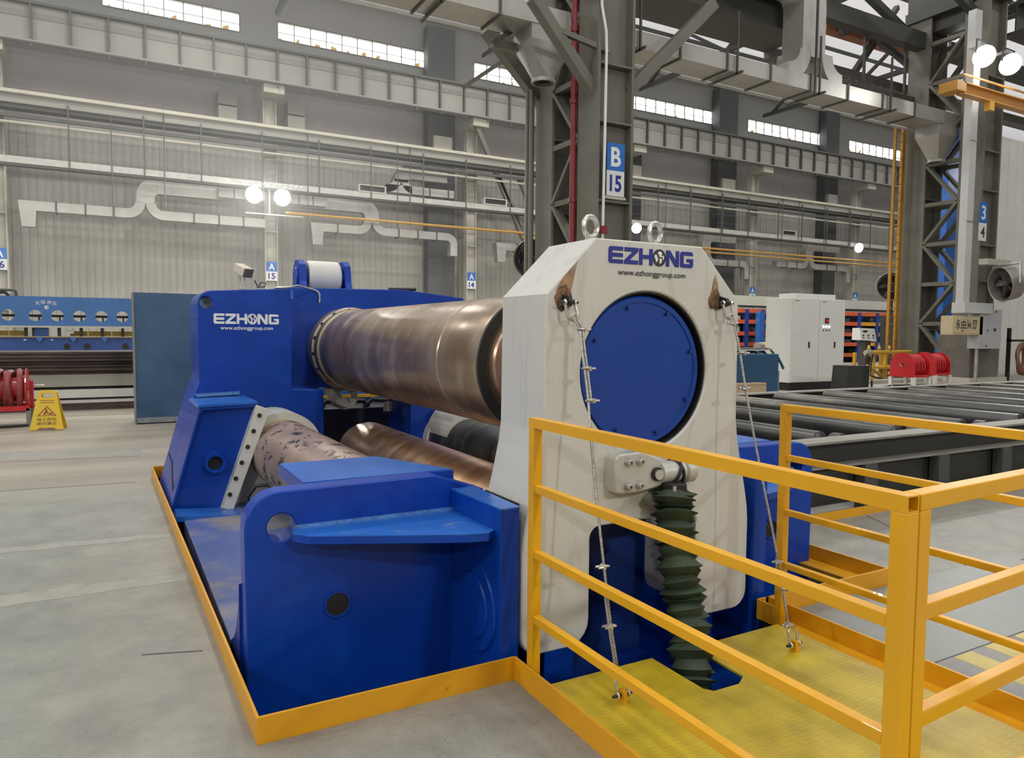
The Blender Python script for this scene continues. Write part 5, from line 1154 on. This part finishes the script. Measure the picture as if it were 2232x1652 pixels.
o = MB().cyl((28.3, 26, 1.05), (33, 26, 1.05), .22, 20).build('steel_tube', M('grey_tube', (.24, .22, .21), .5, .2), smooth=True); tag(o, 'thick grey tube lying on two trestles in front of the left rack', 'tube')
for x in (28.7, 32.4): MB().box(x - .08, x + .08, 25.85, 26.15, 0, .85).build('trestle', FRAME_DK, o)
MB().cyl((28.6, 26, 1.05), (29.6, 26, 1.05), .225, 20).build('yellow_end', YST, o, smooth=True)
LOWW = M('cream_partition', (.50, .50, .43), .55, 0, .06, .5)
t = thing('partition', (42, 32, 0), 'low cream sheet partition behind the storage racks', 'partition')
MB().box(28, 62, 32.05, 32.1, 0, 3.5).build('sheet', LOWW, t); MB().box(28, 62, 31.9, 32.15, 3.42, 4.0).build('cap_rail', LOWW, t); MB().box(28, 62, 31.95, 32.05, 3.34, 3.42).build('shadow_gap', FRAME_DK, t)
rb = MB().box(28.5, 28.56, 32.0, 32.05, 0, 3.34).build('rib', COL_PALE, t)
for i in range(1, 40): dup_part(rb, (i * .85, 0, 0))
# things fixed to the right lattice column
t = thing('yellow_ladder', (27.1, 17.9, 0), 'tall thin yellow ladder fixed beside the right lattice column', 'ladder')
LADY = M('ladder_ochre', (.40, .20, .02), .45, 0, .12, 2)
for x, w in ((26.62, .035), (27.12, .09)): MB().box(x - w, x + w, 17.85, 17.95, 0, 9.6).build('stile', LADY, t)
for i in range(28): MB().cyl((26.62, 17.9, .8 + i * .32), (27.12, 17.9, .8 + i * .32), .015, 6).build('rung', LADY, t)
BLUEP = M('bright_blue_post', (.01, .10, .42), .4, 0, .1, 1)
t = tag(MB().box(36.95, 37.8, 21.9, 22.4, 0, 12.6).build('blue_post', BLUEP), 'bright blue steel post seen through the right lattice column', 'post')
t = thing('galvanised_trunking', (25.6, 14.5, 2.4), 'tall pale galvanised cable trunking in front of the right lattice column', 'trunking')
TRK = M('trunking_grey', (.52, .53, .53), .45, .1, .06, 1); MB().box(25.44, 25.82, 14.4, 14.66, 2.78, 12.5).build('riser', TRK, t, bevel=.01); MB().box(25.3, 27.0, 14.25, 14.7, 2.42, 2.78).build('foot_box', TRK, t, bevel=.01)
for z in (5.5, 8.2, 10.9): MB().box(25.42, 25.84, 14.38, 14.42, z, z + .04).build('joint', ZINC, t)
t = thing('electrical_box', (25.6, 14.4, 1.7), 'cream electrical box painted with brown brush characters', 'box')
CREAM = M('cream_enamel', (.52, .44, .28), .45, 0, .05, 3)
MB().box(24.82, 26.62, 14.35, 14.76, 1.68, 2.32).build('body', CREAM, t, bevel=.012)
MB().box(24.90, 26.28, 14.33, 14.35, 1.74, 2.26).build('door', CREAM, t, bevel=.006)
for k, ch in enumerate('永由意洞'):
    text(ch, 'brush_character', INK, t, 24.96 + k * .32, 25.24 + k * .32, 1.87, 2.2, 14.33, bold=.02)
MB().box(25.3, 25.45, 14.325, 14.33, 1.79, 1.83).build('stamp', SBR, t)
t = thing('switch_box', (27, 14.4, 1.2), 'grey switch box beside the cream electrical box on the column', 'box')
MB().box(26.42, 27.80, 14.35, 14.75, 1.2, 2.58).build('body', M('grey_box_paint', (.40, .41, .42), .45, 0, .05, 2), t, bevel=.01)
for x, z in ((26.9, 2.46), (26.92, 1.84), (26.88, 1.3), (27.4, 2.5)): MB().cyl((x, 14.34, z), (x, 14.36, z), .035, 10).build('screw', BLACK, t)
MB().box(27.3, 27.42, 14.33, 14.35, 1.82, 1.92).build('warning_label', INK, t)
t = thing('column_plinth', (27.6, 15.5, 0), 'stained concrete plinth carrying the grey switch box', 'plinth')
MB().box(26.6, 28.5, 14.75, 15.9, 0, 1.7).build('block', M('stained_concrete', (.14, .125, .105), .7, 0, .3, 1.5), t, bevel=.02); MB().box(26.4, 28.8, 14.6, 16.1, 0, .16).build('footing', KERB, t)
MB().cyl((26.75, 14.6, 0), (26.75, 14.6, 1.65), .06, 10).build('conduit', GALV, t)
# white sheet cabin at the right edge
t = thing('white_partition', (34, 16.2, 0), 'tall white ribbed sheet partition at the right edge behind the fan', 'partition')
CABW = M('cabin_white', (.70, .70, .66), .5, 0, .05, .6)
MB().box(30.1, 40, 16.1, 16.3, .1, 9.4).build('wall_sheet', CABW, t); MB().box(30.0, 40, 16.0, 16.4, 0, .1).build('sill', FRAME_DK, t)
rb = MB().box(30.5, 30.53, 16.085, 16.1, .12, 9.38).build('rib', CABW, t)
for i in range(1, 10): dup_part(rb, (i * .6, 0, 0))
# fan on an arm
def fan(x, y, z, r, face, label, arm):
    t = thing('drum_fan', (x, y, z), label, 'fan'); f = Vector(face).normalized(); c = Vector((x, y, z))
    MB().lathe(c, f, [(-.75 * r, .92 * r), (0, r), (.03, 1.03 * r), (.05, r), (.03, .96 * r), (-.70 * r, .88 * r)], 40, caps=False).build('drum', M('fan_grey', (.30, .27, .25), .4, .5, .15, 2), t, smooth=True)
    MB().cyl(c - f * .5 * r, c - f * .55 * r, .88 * r, 32).build('dark_inside', BLACK, t)
    MB().lathe(c - f * .35 * r, f, [(0, .2 * r), (.1 * r, .2 * r), (.16 * r, .1 * r)], 20).build('hub', FRAME_DK, t, smooth=True)
    a = f.orthogonal().normalized(); b = f.cross(a)
    for k in range(5):
        an = k * 2 * PI / 5; u = a * math.cos(an) + b * math.sin(an); v = f.cross(u)
        p = c - f * .3 * r; MB().hexa([p + u * .15 * r - v * .12 * r, p + u * .85 * r - v * .25 * r - f * .08 * r, p + u * .85 * r + v * .2 * r + f * .1 * r, p + u * .15 * r + v * .12 * r + f * .05 * r], [q + f * .015 * r for q in (p + u * .15 * r - v * .12 * r, p + u * .85 * r - v * .25 * r - f * .08 * r, p + u * .85 * r + v * .2 * r + f * .1 * r, p + u * .15 * r + v * .12 * r + f * .05 * r)]).build('blade', BLACK, t)
    if arm:
        s = f.cross(Vector((0, 0, 1))).normalized()
        MB().tube([c + s * r * 1.08 - f * .3 * r, c + s * r * 1.08 - f * .3 * r + Vector((0, 0, r * 1.1)), c - s * r * 1.08 - f * .3 * r + Vector((0, 0, r * 1.1)), c - s * r * 1.08 - f * .3 * r], .04, 8).build('yoke', GALV, t)
        MB().box(x - .5, x + .95, y + .2, y + .5, z + r * 1.15, z + r * 1.15 + .2).build('arm', COL_PALE, t)
    else:
        MB().bar(c - Vector((0, 0, r * .9)), c - Vector((0, 0, r * 2.2)), .12, .12).build('stem', BLACK, t)
        MB().box(x - .3, x + .3, y - .3, y + .3, 0, z - r * 2.1).build('pedestal', FRAME_DK, t)
    return t
fan(26.95, 14.0, 3.42, .60, (-.88, .44, -.15), 'grey drum fan hung from an arm at the right edge', True)
fan(11.3, 19.2, 3.85, .62, (-.9, -.9, -.35), 'dark drum fan behind the left shoulder of the white stand', False)
fan(31.4, 21.0, 3.9, .64, (-1, -.7, .1), 'dark drum fan behind the yellow ladder', False)
COPH = M('coppery_hose', (.20, .09, .05), .45, .2, .3, 8)
t = thing('hose_hanger', (29.5, 14.6, 0), 'coppery brown hose coil hung on a black frame at the right edge', 'hose')
MB().box(28.85, 28.97, 14.6, 14.7, 0, 1.95).build('post', BLACK, t); MB().box(28.85, 30.4, 14.6, 14.7, 1.45, 1.53).build('bar', BLACK, t)
for i in range(7): MB().torus((29.45 + .05 * i, 14.5 - .03 * i, .78 + .02 * (i % 3)), (.3 - .1 * i, -1, .05 * i), .52 + .03 * (i % 3), .045, 32, 8).build('hose_turn', COPH, t, smooth=True)
t = thing('jib_crane', (26, 14.2, 9.5), 'orange jib crane beam at the upper right', 'crane')
JIB = M('jib_orange', (.55, .27, .06), .45, 0, .1, 1)
MB().box(24.1, 30.5, 14.0, 14.06, 9.42, 9.72).build('web', JIB, t); MB().box(24.1, 30.5, 13.9, 14.16, 9.72, 9.76).build('top_flange', JIB, t); MB().box(24.1, 30.5, 13.9, 14.16, 9.38, 9.42).build('bottom_flange', JIB, t)
MB().box(23.7, 24.2, 13.9, 14.5, 9.45, 9.76).build('end_bracket', JIB, t); MB().box(25.6, 25.85, 13.9, 14.1, 9.1, 9.38).build('trolley', M('trolley_yellow', (.7, .36, .06), .4), t); MB().bar((24.1, 13.95, 10.0), (30.5, 13.95, 10.0), .05, .05).build('hand_rail', JIB, t)
floodlight('floodlight', 25.1, 13.9, 10.72, .33, 'left one of the bright floodlight pair at the upper right', (-.8, -1, -.7), 160)
floodlight('floodlight', 26.66, 13.9, 10.75, .33, 'right one of the bright floodlight pair at the upper right', (-.8, -1, -.7), 160)
floodlight('floodlight', 29.2, 17.0, 13.1, .2, 'small bright lamp high between the dark roof posts at the upper right', (-.8, -1, -.5), 0)
floodlight('floodlight', 58.0, 36, 7.2, .3, 'left one of two tiny lamps seen through the right lattice column', (-.8, -1, -.2), 0)
floodlight('floodlight', 60.2, 36, 7.2, .36, 'right one of two tiny lamps seen through the right lattice column', (-.8, -1, -.2), 0)
t = thing('lamp_mast', (59.1, 36.3, 0), 'thin mast carrying the two tiny lamps behind the right lattice column', 'mast'); MB().box(59.0, 59.2, 36.2, 36.4, 0, 7.2).build('mast', GALV, t); MB().box(57.6, 60.6, 36.2, 36.4, 7.1, 7.25).build('cross_arm', GALV, t)
